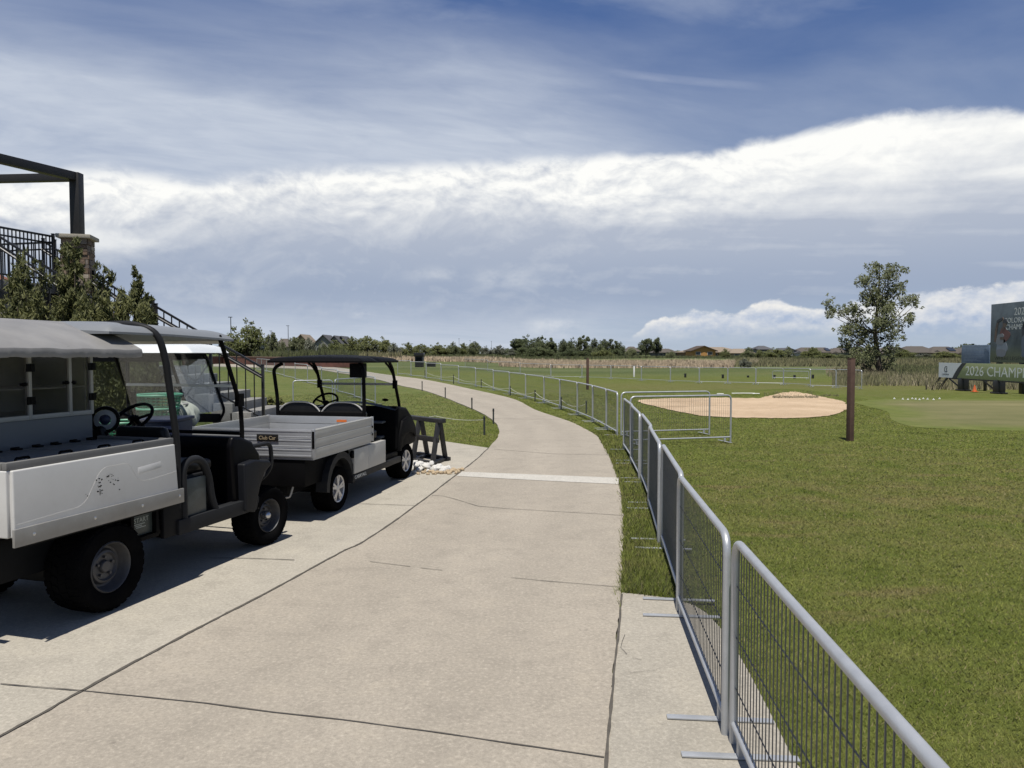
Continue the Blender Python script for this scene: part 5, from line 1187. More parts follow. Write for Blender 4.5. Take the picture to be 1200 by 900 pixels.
# ================================================================== TREES
LEAFA = leafmat('tree_leaf', (.070, .088, .036), (.21, .225, .12), .45, .5, .65); LEAFB = leafmat('willow_leaf', (.075, .092, .030), (.17, .18, .075), .4, .55, .7); LEAFC = leafmat('silver_leaf', (.09, .10, .07), (.20, .205, .155), .25, .55, .4); LEAFD = leafmat('poplar_leaf', (.050, .066, .030), (.125, .145, .07), .35, .55, .65)
def cottonwood():
    q = G(1028, 437.5); d = q.y; sc = d/FPX; root = thing('cottonwood_tree', 'big lone leafy tree with an uneven crown, right of the brown post', 'tree', q); rnd = random.Random(21)
    Z = [(370, 95, 22), (345, 140, 34), (395, 150, 45), (300, 185, 38), (255, 190, 22), (470, 150, 34), (512, 122, 18), (350, 220, 55), (430, 240, 48), (505, 212, 24), (300, 285, 46), (380, 310, 66), (455, 320, 50), (520, 300, 30), (560, 285, 26), (590, 272, 14), (575, 315, 14), (120, 305, 26), (150, 335, 26), (180, 360, 32), (115, 370, 24), (235, 345, 34), (255, 400, 46), (340, 410, 66), (430, 415, 50), (500, 395, 26), (540, 375, 16), (490, 440, 22), (140, 465, 28), (195, 450, 36), (270, 480, 50), (170, 520, 26), (235, 555, 40), (340, 500, 56), (410, 490, 40), (215, 600, 34), (290, 590, 42), (335, 640, 34), (405, 570, 34), (430, 620, 22), (380, 655, 26), (250, 630, 26)]
    C = []; tr = MB(); P0 = (385, 712)
    W3 = lambda zx, zy, dep: Vector(((950+zx/4.736-1028)*sc, dep, (437.5-(290+zy/4.736))*sc*1.0))
    trunk = [W3(385, 715, 0), W3(370, 600, 0), W3(355, 480, .1), W3(360, 330, -.1), W3(372, 180, 0), W3(370, 90, 0)]
    trunk[0].z = -.2; tr.tube(trunk, [.30, .24, .19, .12, .06, .02], 10)
    for x, y, r in Z:
        dep = rnd.gauss(0, 1.15)*(1 if r > 20 else .6); c = W3(x, y, dep); C.append((*c, r*sc/4.736*1.15))
        for k in range(5): C.append((c.x+rnd.gauss(0, r*sc/4.736*.78), c.y+rnd.gauss(0, .6), c.z+rnd.gauss(0, r*sc/4.736*.8), r*sc/4.736*.40))
        s = min(trunk[:-1], key=lambda t: (t-c).length+max(0, t.z-c.z+1.2)*3); tr.tube([s, s.lerp(c, .5)+Vector((0, 0, -.25)), c], [.07, .045, .012], 5)
    tr.build('trunk', BARK, root); v = leaf_cloud(C, 16000, .105, 5, .1); np_mesh('crown', v, 4, LEAFA, root)
cottonwood()
TV = {}
def crown_mesh(kind, var):
    if (kind, var) in TV: return TV[kind, var]
    rnd = random.Random(hash(kind) % 97+var*13 if False else sum(map(ord, kind))+var*13); C = []; tr = MB()
    if kind == 'bush':
        for i in range(46):
            a = rnd.uniform(0, 6.28); q = rnd.random()**.6*.42; z = rnd.uniform(.04, .80)*(1.12-q*1.1); C.append((math.cos(a)*q, math.sin(a)*q, z, rnd.uniform(.09, .19)))
        for i in range(10): a = rnd.uniform(0, 6.28); q = rnd.uniform(0, .34); C.append((math.cos(a)*q, math.sin(a)*q, rnd.uniform(.78, .95)-q*.5, rnd.uniform(.04, .08)))
        tr.tube([(0, 0, -.05), (0, 0, .5)], [.03, .01], 6)
        for i in range(6): a = rnd.uniform(0, 6.28); tr.tube([(0, 0, .03), (math.cos(a)*.3, math.sin(a)*.3, .55)], [.02, .006], 5)
    elif kind == 'poplar':
        for i in range(34):
            z = rnd.uniform(.05, .93); w = .33*math.sin(math.pi*min(1, (z+.12)/1.15))**.6; a = rnd.uniform(0, 6.28); q = rnd.random()**.5*w; C.append((math.cos(a)*q, math.sin(a)*q, z, rnd.uniform(.05, .13)))
        C.append((0, 0, .95, .05)); tr.tube([(0, 0, -.04), (.01, 0, .5), (0, 0, .93)], [.028, .018, .005], 6)
        for i in range(8): a = rnd.uniform(0, 6.28); z = rnd.uniform(.15, .6); tr.tube([(0, 0, z), (math.cos(a)*.2, math.sin(a)*.2, z+.22)], [.012, .003], 5)
    else:                                       # round tree on a visible trunk
        for i in range(34):
            a = rnd.uniform(0, 6.28); ph = rnd.uniform(-.9, 1.5); q = rnd.random()**.4*.40*math.cos(ph*.8); C.append((math.cos(a)*q, math.sin(a)*q, .56+.36*math.sin(ph)*rnd.uniform(.5, 1), rnd.uniform(.07, .15)))
        tr.tube([(0, 0, -.04), (.01, 0, .3), (0, 0, .7)], [.035, .025, .01], 7)
        for i in range(8): a = rnd.uniform(0, 6.28); tr.tube([(0, 0, .25), (math.cos(a)*.28, math.sin(a)*.28, .6)], [.018, .005], 5)
    n = 4200; me = np_mesh('crown', leaf_cloud(C, n, .032, var*7+3, .1), 4, LEAFA); t = tr.build('trunk', BARK); TV[kind, var] = (me.data, t.data); bpy.data.objects.remove(me); bpy.data.objects.remove(t); return TV[kind, var]
_tv = 0
def tree(kind, px, yt, wpx, dist, label, mat, name=None, group='trees beyond the golf course', yb=None):
    global _tv; _tv += 1
    q = at(px, 414, dist); z = float(T(q.x, q.y)); top = at(px, yt, dist).z; h = max(.4, top-z)*1.04; w = wpx*dist/FPX*1.12
    root = thing(name or {'bush': 'willow_bush', 'poplar': 'poplar_tree', 'round': 'shade_tree'}[kind], label, 'tree' if kind != 'bush' else 'bush', (q.x, q.y, z-.02*h), _tv*1.7, group)
    cm, tm = crown_mesh(kind, _tv % 4); c = link('crown', cm, root); link('trunk', tm, root); root.scale = (w, w, h)
    if mat is not LEAFA: c.material_slots[0].link = 'OBJECT'; c.material_slots[0].material = mat
    return root
tree('bush', 289, 373, 46, 120, 'full green tree standing alone behind the staircase rail', LEAFB, yb=419)
tree('bush', 266, 398, 20, 116, 'small bush at the left foot of the tree behind the staircase rail', LEAFB); tree('bush', 313, 404, 12, 118, 'low pale bush just right of the tree behind the staircase rail', LEAFB)
for i, (px, yt, w, lb, m, k) in enumerate(((318, 390, 16, 'dark tree behind the flat-roofed grey house', LEAFA, 'round'), (330, 396, 12, 'dark bush in front of the beige house', LEAFA, 'bush'), (345, 392, 14, 'dark tree beside the twin roof peaks', LEAFA, 'round'), (352, 396, 11, 'dark narrow tree left of the silvery shrub', LEAFA, 'round'), (362, 394, 17, 'silvery grey shrub tree in front of the houses', LEAFC, 'bush'), (378, 399, 13, 'dark bush in front of the pale house front', LEAFA, 'bush'), (393, 397, 20, 'green bush at the right end of the house row', LEAFB, 'bush'))):
    tree(k, px, yt, w, 150+i*4, lb, m)
for i, (px, yt, w, lb, m) in enumerate(((412, 393, 26, 'tallest willow bush above the black cart roof', LEAFB), (430, 392, 30, 'broad willow bush behind the right end of the black cart roof', LEAFB), (449, 394, 28, 'olive willow bush left of the dark shed', LEAFB), (462, 401, 16, 'greyish thin willow left of the dark shed', LEAFC), (478, 400, 20, 'low willow just left of the dark shed', LEAFB), (494, 402, 20, 'low willow straight behind the dark shed', LEAFB), (514, 401, 24, 'low wide willow right of the dark shed', LEAFB), (531, 400, 16, 'second willow right of the dark shed', LEAFA), (543, 401, 18, 'third willow right of the dark shed', LEAFB), (556, 399, 17, 'pointed willow midway between shed and tall grove', LEAFA), (570, 405, 18, 'grey-green low bush before the tall grove', LEAFC), (585, 404, 18, 'grey-green bush at the left foot of the tall grove', LEAFC), (600, 408, 18, 'low silvery bush under the left of the tall grove', LEAFC))):
    tree('bush', px, yt, w, 190+(i*7) % 20, lb, m)
for i, (px, yt, w, lb) in enumerate(((605, 398, 20, 'left tree of the tall dark grove'), (618, 393, 22, 'highest tree in the left half of the tall dark grove'), (632, 394, 22, 'broad dark tree in the left half of the grove'), (645, 397, 14, 'dark tree at the right end of the grove\'s left half'), (660, 397, 11, 'slim tree left of the gap in the dark grove'), (671, 396, 13, 'slim tree right of the gap in the dark grove'), (684, 394, 15, 'highest tree in the right half of the dark grove'), (697, 396, 13, 'fourth tree from the right end of the dark grove'), (708, 397, 13, 'third tree from the right end of the dark grove'), (718, 399, 12, 'second tree from the right end of the dark grove'), (726, 401, 10, 'last low tree at the right end of the dark grove'))):
    tree('bush' if i % 3 else 'poplar', px, yt-1, w*1.4, 200+(i*5) % 15, lb, LEAFD, 'grove_tree')
for i, (px, yt, w, lb) in enumerate(((612, 406, 26, 'low bush under the left edge of the grove\'s left half'), (628, 405, 26, 'low bush under the middle of the grove\'s left half'), (643, 407, 24, 'low bush under the right edge of the grove\'s left half'), (668, 408, 22, 'low bush under the slim trees of the grove\'s right half'), (690, 407, 24, 'low bush under the highest tree in the grove\'s right half'), (720, 408, 20, 'low bush under the last trees at the grove\'s right end'))): tree('bush', px, yt, w, 194+i, lb, LEAFD)
tree('bush', 706, 408, 24, 190, 'rounded bush in front of the right half of the dark grove', LEAFB)
tree('round', 757, 394, 17, 175, 'left one of the pair of dark trees left of the orange-gabled house', LEAFD); tree('round', 769, 395, 17, 177, 'right one of the pair of dark trees left of the orange-gabled house', LEAFD)
for i, (px, yt, w, lb, m) in enumerate(((740, 407, 16, 'dark bush between the grove and the pair of trees', LEAFA), (786, 410, 12, 'low bush just right of the pair of trees', LEAFA), (850, 408, 12, 'bush at the right corner of the orange-gabled house', LEAFB), (877, 406, 18, 'dark tree among the roofs right of the orange-gabled house', LEAFA), (890, 409, 12, 'small bush in front of the grey roofs', LEAFB), (907, 407, 28, 'broad bright bush on the rough before the grey houses', LEAFB), (924, 405, 10, 'dark rounded treetop beside the pale house front', LEAFA), (952, 406, 24, 'green bush left of the big lone tree', LEAFB), (968, 413, 24, 'low hedge-like bush behind the brown post', LEAFB), (983, 414, 22, 'low bush right behind the brown post', LEAFA), (1060, 409, 22, 'green bush just right of the big lone tree', LEAFB), (1085, 414, 22, 'silvery shrub before the tiled roofs', LEAFC), (1107, 411, 24, 'green bush left of the blue board', LEAFB), (1119, 415, 16, 'low bush under the left edge of the blue board', LEAFB))):
    tree('bush', px, yt, w, 165+(i*6) % 24, lb, m)
for i, (px, yt, w, lb) in enumerate(((873, 419.5, 14, 'round grey sagebrush on the rough, left of a pale grass clump'), (1132, 426, 22, 'wild shrub behind the left end of the banner'))):
    tree('bush', px, yt, w, 100 if i == 0 else 60, lb, LEAFC if i == 0 else LEAFB, 'sage_bush', 'shrubs on the rough')
# ================================================================== HOUSES
WIN = M('house_window', (.03, .035, .045), .12)
def house(px, yr, wpx, dist, label, wall, roof, rise=.4, gable=False, eave=None, wing=True, depth=9, turn=0, solar=False):
    q = at(px, 414, dist); z = float(T(q.x, q.y))-.2; top = at(px, yr, dist).z-z; w = wpx*dist/FPX; root = thing('house', label, 'house', (q.x, q.y, z), turn, 'houses beyond the course'); he = top*(1-rise)
    wm = M('wall_'+str(wall), wall, .9, 0, .06, .5); rm = M('roofing_'+str(roof), roof, .85, 0, .15, 1.2)
    b = MB(); b.box(-w/2, w/2, 0, depth, 0, he); b.build('wall', wm, root)
    e = .6
    if gable:
        b = MB(); b.prism([(-w/2, 0.01, he), (w/2, 0.01, he), (0, 0.01, top-.25)], (0, depth-.02, 0)); b.build('gable', wm, root)
        b = MB()
        for s in (1, -1): b.hexa([(s*(w/2+e), -e, he-e*.55), (0, -e, top-.22), (0, depth+e, top-.22), (s*(w/2+e), depth+e, he-e*.55), (s*(w/2+e), -e, he-e*.55+.24), (0, -e, top), (0, depth+e, top), (s*(w/2+e), depth+e, he-e*.55+.24)])
        b.build('roof', rm, root, smooth=False)
    else:
        r = min(w*.28, depth*.5); b = MB(); b.add([(-w/2-e, -e, he), (w/2+e, -e, he), (w/2+e, depth+e, he), (-w/2-e, depth+e, he), (-w/2+r, depth/2, top), (w/2-r, depth/2, top)], [(3, 2, 1, 0), (0, 1, 5, 4), (1, 2, 5), (2, 3, 4, 5), (3, 0, 4)]); b.build('roof', rm, root, smooth=False)
        if solar: b = MB(); b.hexa([(.05*w, depth*.12-e, he+(top-he)*.3), (.24*w, depth*.12-e, he+(top-he)*.3), (.24*w, depth*.38-e, he+(top-he)*.82), (.05*w, depth*.38-e, he+(top-he)*.82)]+[(x*w, y*depth-e, he+(top-he)*k+.1) for x, y, k in ((.05, .12, .3), (.24, .12, .3), (.24, .38, .82), (.05, .38, .82))]); b.build('solar_panel', WIN, root)
    n = max(2, int(w/3.2))
    for i in range(n):
        x = -w/2+w*(i+.5)/n; f = MB(); f.box(x-.75, x+.75, -.06, -.01, he*.30, he*.78); fr = f.build('window', M('window_frame', (.55, .54, .50), .6), root); f = MB(); f.box(x-.66, x+.66, -.08, -.062, he*.34, he*.74); f.build('pane', WIN, fr)
    if wing:
        g = MB(); g.box(w*.2, w*.46, -1.5, -.01, 0, he*.8); g.build('garage', wm, root); g = MB(); g.prism([(w*.2-.3, -1.9, he*.8), (w*.46+.3, -1.9, he*.8), (w*.33, -1.9, he*.8+w*.09)], (0, 2.4, 0)); g.build('garage_roof', rm, root, smooth=False)
    return root
BE, GY, DG, TN = (.30, .25, .18), (.22, .215, .21), (.10, .10, .105), (.26, .20, .145)
RG, RB, RT = (.075, .075, .08), (.085, .072, .06), (.22, .175, .13)
for i, a in enumerate(((310, 397, 12, 190, 'grey flat-fronted house right of the full green tree', GY, RG, .3), (328, 396.5, 16, 195, 'beige house among the trees behind the staircase rail', BE, RB, .45), (353, 391.5, 18, 215, 'house with the leftmost arched roof peak in the far row', TN, RT, .45), (379, 392, 20, 215, 'dark house with the highest curved roof left of the willows', GY, RG, .45), (392, 393, 16, 218, 'second dark-roofed house left of the willows', GY, RG, .45), (400, 393.5, 14, 222, 'third dark-roofed house, half behind the willows', DG, RG, .45), (742, 406, 14, 260, 'dark low house between the grove and the pair of trees', DG, RB, .5), (781, 408.5, 26, 250, 'dark-roofed low house right of the pair of trees', DG, RB, .5))):
    house(*a[:6], a[6], a[7], rise=a[7] if False else a[7], gable=i in (2, 3, 4, 5)) if False else house(a[0], a[1], a[2], a[3], a[4], a[5], a[6], a[7], gable=i in (2, 3, 4, 5), wing=False)
WARM = (.42, .22, .07)
house(838, 406.5, 70, 236, 'long tan-roofed clubhouse wing behind the orange gable', (.20, .12, .06), RT, .55, wing=False, depth=12)
house(825, 405, 27, 226, 'orange timber gable front of the far clubhouse', WARM, (.07, .05, .035), .42, gable=True, wing=False, depth=9)
house(870, 408.5, 26, 228, 'tan-roofed house right of the orange gable', TN, RT, .55)
for i, a in enumerate(((884, 408, 20, 240, 'first grey-roofed house right of the dark tree', GY, RG, .5), (897, 405, 16, 250, 'taller dark flat-topped house behind the broad bright bush', DG, RG, .35), (925, 407.5, 26, 238, 'pale-fronted house with a dark roof and garage left of the solar roofs', (.33, .33, .33), RG, .5), (950, 407, 24, 246, 'grey-roofed house left of the big lone tree', GY, RB, .5), (968, 407, 26, 240, 'house with dark solar panels on its roof, left of the big tree', GY, RB, .55), (990, 407.5, 26, 244, 'second solar-roofed house, just left of the big tree', GY, RB, .55), (1052, 406.5, 30, 236, 'beige-walled house right behind the big lone tree', BE, RB, .6), (1080, 405.5, 44, 240, 'wide brown-roofed house with a peaked porch before the blue board', TN, (.078, .068, .058), .62), (1112, 406, 40, 238, 'brown-roofed house with panels left of the blue board', TN, (.085, .072, .06), .62), (1145, 407, 40, 242, 'brown-roofed house mostly behind the blue board', TN, (.078, .068, .058), .6))):
    house(*a[:8], solar=i in (4, 5, 8), gable=i in (0, 2, 6, 9))
# ================================================================== FAR BITS
def far_bits():
    q = G(491.5, 430); s = q.y/FPX; r = thing('starter_shed', 'small black booth with an overhanging top, far off by the cart path', 'booth', q); b = MB(); b.box(-4.6*s, 4.6*s, -.5, .6, -.1, 12*s); b.build('body', IRON, r, .02); b = MB(); b.box(-5.6*s, 5.6*s, -.7, .8, 12.05*s, 16.6*s); b.build('canopy', IRON, r, .05); b = MB(); b.box(-3.2*s, 3.2*s, -.52, -.502, 6*s, 11*s); b.build('panel', DARK, r)
    q = G(505.5, 429.5); r = thing('equipment_chest', 'low black chest beside the small black booth', 'chest', q); b = MB(); b.box(-5*s, 5*s, -.4, .4, -.1, 4.2*s); b.build('body', IRON, r, .02); b = MB(); b.box(-5.2*s, 5.2*s, -.43, .43, 4.25*s, 5*s); b.build('lid', DARK, r, .02)
    names = ('far left', 'second', 'third', 'fourth', 'last')
    for i, (px, y0, y1) in enumerate(((803, 437.7, 442), (847, 438.8, 443), (876.5, 440, 442), (907.5, 439.5, 443), (931, 439.5, 443.2), (952.5, 439, 443.2))):
        q = G(px, y1); s = q.y/FPX; r = thing('range_marker', f'{ORD[i]} small black marker box on the range, counted from the left', 'marker', q, 0, 'black markers on the range'); b = MB(); b.box(-1.1*s, 1.1*s, -.08, .08, -.05, (y1-y0)*s*.92); b.build('box', IRON, r, .01); b = MB(); b.box(-1.2*s, 1.2*s, -.09, .09, (y1-y0)*s*.93, (y1-y0)*s); b.build('top', DARK, r)
    q = G(743, 441.5); s = q.y/FPX; r = thing('white_post', 'short white post among the range barricades', 'post', q); b = MB(); b.box(-.9*s, .9*s, -.05, .05, -.1, 12*s); b.build('shaft', M('white_paint', (.75, .75, .73), .6), r, .01); b = MB(); b.lathe([(.055, 0), (.03, .03), (0, .035)], (0, 0, 12*s), 2, 10); b.build('cap', M('white_paint', (.75, .75, .73), .6), r)
    WL = M('red_brown_block', (.115, .048, .034), .9, 0, .45, 2.2, bmp=.5, bscale=6)
    P = [G(215, 427.6), G(262, 426.2), G(300, 427.2), (G(340, 429)), G(385, 430.2), G(424, 431)]
    r = thing('retaining_wall', 'long low red-brown wall behind the lawn, left of the cart path bend', 'wall', P[0]); b = MB(); k = MB()
    for a, c in zip(P[:-1], P[1:]):
        a = a-P[0]; c = c-P[0]; h = 9.2*P[1].y/FPX*.9; b.bar(a+Vector((0, 0, h/2-.2)), c+Vector((0, 0, h/2-.2)), .4, h+.3); k.bar(a+Vector((0, 0, h+.02)), c+Vector((0, 0, h+.02)), .5, .12)
    b.build('blockwork', WL, r, smooth=False); k.build('coping', M('wall_coping', (.15, .10, .07), .9), r, smooth=False)
    for i, (px, y0, d) in enumerate(((338, 382, 210), (318, 388, 230), (538, 397, 420), (551, 399, 420), (576, 400, 430), (271, 372, 150))):
        q = at(px, 414, d); z = float(T(q.x, q.y)); h = at(px, y0, d).z-z; r = thing('lamp_post', ('tall lamp post over the far houses', 'shorter lamp post left of the tall one over the far houses', 'first thin mast over the willows right of the shed', 'second thin mast over the willows right of the shed', 'third thin mast left of the tall grove', 'lamp post behind the tree by the staircase')[i], 'lamp post', (q.x, q.y, z), 0, 'far lamp posts'); b = MB(); b.tube([(0, 0, 0), (0, 0, h)], [.11, .07], 6); b.build('pole', DARK, r); b = MB(); b.box(-.5, .3, -.12, .12, h, h+.12); b.build('lamp_head', DARK, r)
    # course fluff: pale ball heaps on the green
    for i, px in enumerate((1048, 1058, 1064, 1069, 1073, 1077.5, 1082, 1087, 1094, 1101)):
        q = G(px, 467.8+(i % 3)*.5); b = MB()
        for x, y, z in ((-.045, 0, .022), (0, .02, .022), (.045, 0, .022), (-.02, -.03, .022), (.022, -.03, .022), (-.02, 0, .058), (.02, 0, .058), (0, -.01, .09)): b.ball((x*1.25, y*1.25, z*1.2), .027, 8, 5)
        o = b.build('ball_pile', M('white_paint', (.75, .75, .73), .6)); o.location = q; o.scale = (.55,)*3; tag(o, f'{ORD[i]} small white heap of golf balls on the putting green, counted from the left', 'golf balls', 'ball heaps on the green')
    for i, (px, py, l) in enumerate(((844, 462.6, .3), (871, 462, 1.0), (886, 462.4, .3))):
        q = G(px, py); b = MB(); b.tube([(-l/2, 0, .04), (0, .02, .045), (l/2, 0, .04)], .02, 6); o = b.build('marker_stick', M('white_paint', (.75, .75, .73), .6)); o.location = q; tag(o, ('short white marker behind the bunker, nearest the swung-open panels', 'long white marker lying behind the bunker', 'short white marker right of the long one behind the bunker')[i], 'marker')
far_bits()
def distant_wood():
    g = random.Random(33); C = []
    for i in range(700):
        a = R(-48+96*g.random()); d = g.uniform(330, 430); h = g.uniform(2.0, 5.0)*(.6+.4*math.sin(a*31)*math.sin(a*17+1)); C.append((d*math.sin(a), d*math.cos(a), float(T(d*math.sin(a), d*math.cos(a)))+h*.5, h*.62))
    tag(np_mesh('distant_wood', leaf_cloud(C, 60000, .75, 3, .1), 4, LEAFD), kind='stuff')
distant_wood()
# ================================================================== TALL GRASS AND REEDS
def reedmat(name, a, b): return leafmat(name, a, b, .25, .8, .88)
ROUGHD = 0; REED = reedmat('dry_reed', (.36, .275, .18), (.70, .58, .42)); TALL = reedmat('rough_grass', (.10, .112, .042), (.27, .245, .135)); STRAW = reedmat('straw_grass', (.22, .19, .11), (.50, .44, .30)); ROUGHG = reedmat('green_rough', (.058, .078, .024), (.155, .165, .07))
def stand(name, px0, px1, y0, y1, n, h, mat, seed, dist=None, depth=None, wv=.06, dens=None):
    """blades on the ground seen between two columns of the photo, at the given ground distance band"""
    g = np.random.default_rng(seed); u = g.random(n)
    if dist is None:
        k = 40; xs = np.linspace(px0, px1, k); A = np.array([G(x, y1)[:2] for x in xs]); B = np.array([G(x, y0)[:2] for x in xs])
        i = np.clip((u*(k-1)), 0, k-2); f = i-np.floor(i); i = np.floor(i).astype(int); a = A[i]*(1-f)[:, None]+A[i+1]*f[:, None]; b = B[i]*(1-f)[:, None]+B[i+1]*f[:, None]; t = g.random(n)[:, None]; p = a*(1-t)+b*t
    else:
        d = dist+g.random(n)*depth; p = np.stack([(px0+(px1-px0)*u-PX)/FPX*d, d], 1)
    x, y = p[:, 0], p[:, 1]; z = T(x, y)-.03; cl = .55+.45*np.sin(x*.9+np.sin(y*.7)*2)*np.sin(y*1.1+x*.37); hh = h*g.uniform(.5, 1.15, n)*(.65+.5*cl); w = wv*g.uniform(.5, 1.3, n); t = g.uniform(0, 6.28, n); l = g.uniform(0, 6.28, n); ln = hh*g.uniform(.05, .45, n)
    c = np.stack([x, y, z], 1); s = np.stack([np.cos(t)*w, np.sin(t)*w, 0*t], 1); v = np.empty((n*3, 3)); v[0::3] = c-s; v[1::3] = c+s; v[2::3] = c+np.stack([np.cos(l)*ln, np.sin(l)*ln, hh], 1)
    return tag(np_mesh(name, v, 3, mat), kind='stuff')
stand('dry_reeds', 440, 862, 0, 0, 26000, .60, REED, 1, 112, 26, .07)
stand('dry_reeds', 585, 860, 0, 0, 16000, .6, REED, 2, 96, 16, .06)
stand('green_rough', 300, 470, 0, 0, 16000, 1.3, TALL, 3, 118, 26, .09); stand('green_rough', 296, 420, 0, 0, 9000, 1.6, ROUGHG, 8, 116, 10, .09)
stand('rough_grass', 860, 1330, 0, 0, 26000, .6, TALL, 4, 104, 50, .07); stand('green_rough', 700, 1330, 0, 0, 22000, .55, ROUGHG, 9, 150, 70, .10); stand('green_rough', 380, 760, 0, 0, 16000, .7, ROUGHG, 10, 150, 50, .12)
stand('straw_grass', 968, 1050, 432, 441.5, 2600, .5, STRAW, 5, wv=.02); stand('straw_grass', 1040, 1105, 438, 452, 1600, .42, STRAW, 6, wv=.02); stand('rough_grass', 975, 1110, 432, 452, 12000, .40, TALL, 11, wv=.025)
stand('rough_grass', 1085, 1330, 436, 456.5, 17000, .55, TALL, 7, wv=.022); stand('straw_grass', 1085, 1330, 444, 457, 3000, .5, STRAW, 12, wv=.018); stand('straw_grass', 878, 888, 424, 427, 500, .8, STRAW, 13, wv=.05); stand('green_rough', 1040, 1330, 430, 442, 12000, .6, ROUGHG, 14, wv=.04)
stand('bunker_lip_grass', 895, 985, 462.2, 464.2, 500, .10, TALL, 15, wv=.015); stand('bunker_lip_grass', 905, 960, 464, 466.5, 1100, .10, STRAW, 16, wv=.02)
# ================================================================== SIGNBOARDS
def signs():
    X0 = 23.0; GRNB = None
    m, n, p = newmat('banner_print'); w = pos(n); x, y, z = xyz(n, w); k = (y*-1.0/12.0+.0).clamp(); a = noise(n, w, 1.2, 3, .5)
    setv(n, p, 'Base Color', mixc(n, (z*1.1+(a-.5)*.5).clamp(), (.17, .205, .085), (.32, .36, .17))); setv(n, p, 'Roughness', .55); GRNB = m
    PW = M('banner_white', (.82, .83, .84), .5, 0, .03, 1); PD = M('banner_dark', (.03, .033, .04), .5); PL = M('banner_pale_letter', (.72, .74, .70), .5)
    root = thing('banner_board', 'long green championship banner on black trestle legs with a white emblem end', 'sign', (X0, 40, 0))
    # local: y runs towards the camera as negative; face looks towards -x
    z0, z1 = .62, 1.40; L = -12.2
    b = MB(); b.box(0, .05, L, 0, z0, z1); b.build('board', GRNB, root, .004)
    b = MB(); b.prism([(-.006, 0, z0), (-.006, 0, z1), (-.006, -2.05, z1), (-.006, -1.72, z1-.25), (-.006, -1.45, z0+.25), (-.006, -1.25, z0)], (.005, 0, 0)); wp = b.build('white_end', PW, root)
    b = MB(); b.prism([(-.008, -2.05, z1), (-.008, -1.72, z1-.25), (-.008, -1.45, z0+.25), (-.008, -1.25, z0), (-.008, -1.62, z0), (-.008, -1.85, z0+.25), (-.008, -2.10, z1-.25), (-.008, -2.42, z1)], (.006, 0, 0)); b.build('dark_sweep', PD, root)
    MXn = lambda y, zz, xx=-.009: Matrix(((0, 0, -1, xx), (-1, 0, 0, y), (0, 1, 0, zz), (0, 0, 0, 1)))
    b = MB(); b.text('C', .46, MXn(-.48, z0+.28), .003); b.text('E', .30, MXn(-.66, z0+.30, -.0115), .003); b.build('emblem', PD, wp, smooth=False)
    b = MB(); b.text('CHAMPIONSHIPS', .085, MXn(-.30, z0+.14), .003); b.build('emblem_caption', PD, wp, smooth=False)
    t = MB(); t.text('2026 CHAMPIONSHIPS', .66, MXn(-2.35, z0+.17), .004, 'LEFT', 1.12); t.build('lettering', PL, root, smooth=False)
    t = MB(); t.text('2026 CHAMPIONSHIPS', .66, MXn(-2.35, z0+.17, -.0125), .002, 'LEFT', 1.12)
    c = bpy.data.curves
    for yy in (-1.95, -4.75, -7.75, -10.6):
        b = MB(); b.box(-.05, .35, yy-.16, yy+.16, -.02, z0-.004); b.box(-.1, .4, yy-.28, yy+.28, -.02, .05); b.build('trestle', IRON, root, .008)
        b = MB(); b.bar((.1, yy+.16, .12), (.1, yy+1.15, z0-.05), .05, .06); b.build('brace', IRON, root)
    b = MB(); b.box(.0, .09, L, -.9, z0-.07, z0-.004); b.build('support_beam', IRON, root)
    s = MB()
    for yy in (.28, -.38): s.bar((-.02, yy+.25, .0), (.05, yy-.35, z0-.005), .05, .09)
    for k in range(3): zz = .12+.15*k; s.bar((0, .43-.15*k, zz), (0, -.27-.15*k, zz), .05, .03)
    s.build('steps', IRON, root)
    # poster
    PX0, PY0 = 24.0, 37.3
    r2 = thing('poster_board', 'tall slate-coloured golf championship poster standing behind the green banner', 'sign', (PX0, PY0, 0)); PB, PT = 1.45, 4.34; WD = 5.6
    m, n, p = newmat('poster_print'); w = pos(n); x, y, z = xyz(n, w); a = noise(n, w, .9, 6, .6, .5)
    low = (z-PB).step(.95, .25); col = mixc(n, ((a-.5)*2.2+.5).clamp(), (.04, .055, .07), (.15, .19, .215)); col = mixc(n, low, col, mixc(n, a, (.10, .12, .06), (.25, .26, .17))); setv(n, p, 'Base Color', col); setv(n, p, 'Roughness', .5)
    b = MB(); b.box(0, .06, -WD, 0, PB, PT); b.build('panel', m, r2, .004)
    def T2(s, size, yc, zz, nm, mt, al='CENTER', sq=1.0): q = MB(); q.text(s, size, MXn(yc, zz, -.006), .004, al, sq); q.build(nm, mt, r2, smooth=False)
    PLW = M('poster_pale', (.58, .60, .60), .5); T2('2026', .50, -2.2, PT-.62, 'title', PLW); T2('COLORADO OPEN', .36, -2.5, PT-.98, 'title', PLW, 'CENTER', .98); T2('CHAMPIONSHIPS', .36, -2.5, PT-1.30, 'title', PLW, 'CENTER', 1.0); T2('WHERE LEGENDS BEGIN', .25, -.35, PB+.12, 'slogan', M('slogan_ink', (.05, .055, .035), .5), 'LEFT', 1.25)
    cols = {'skin': M('print_skin', (.125, .085, .065), .5), 'red': M('print_red', (.15, .06, .055), .5), 'navy': M('print_navy', (.03, .035, .05), .5), 'grey': M('print_grey', (.22, .25, .30), .5), 'pale': M('print_pale', (.20, .21, .235), .5), 'jean': M('print_jean', (.10, .125, .17), .5)}
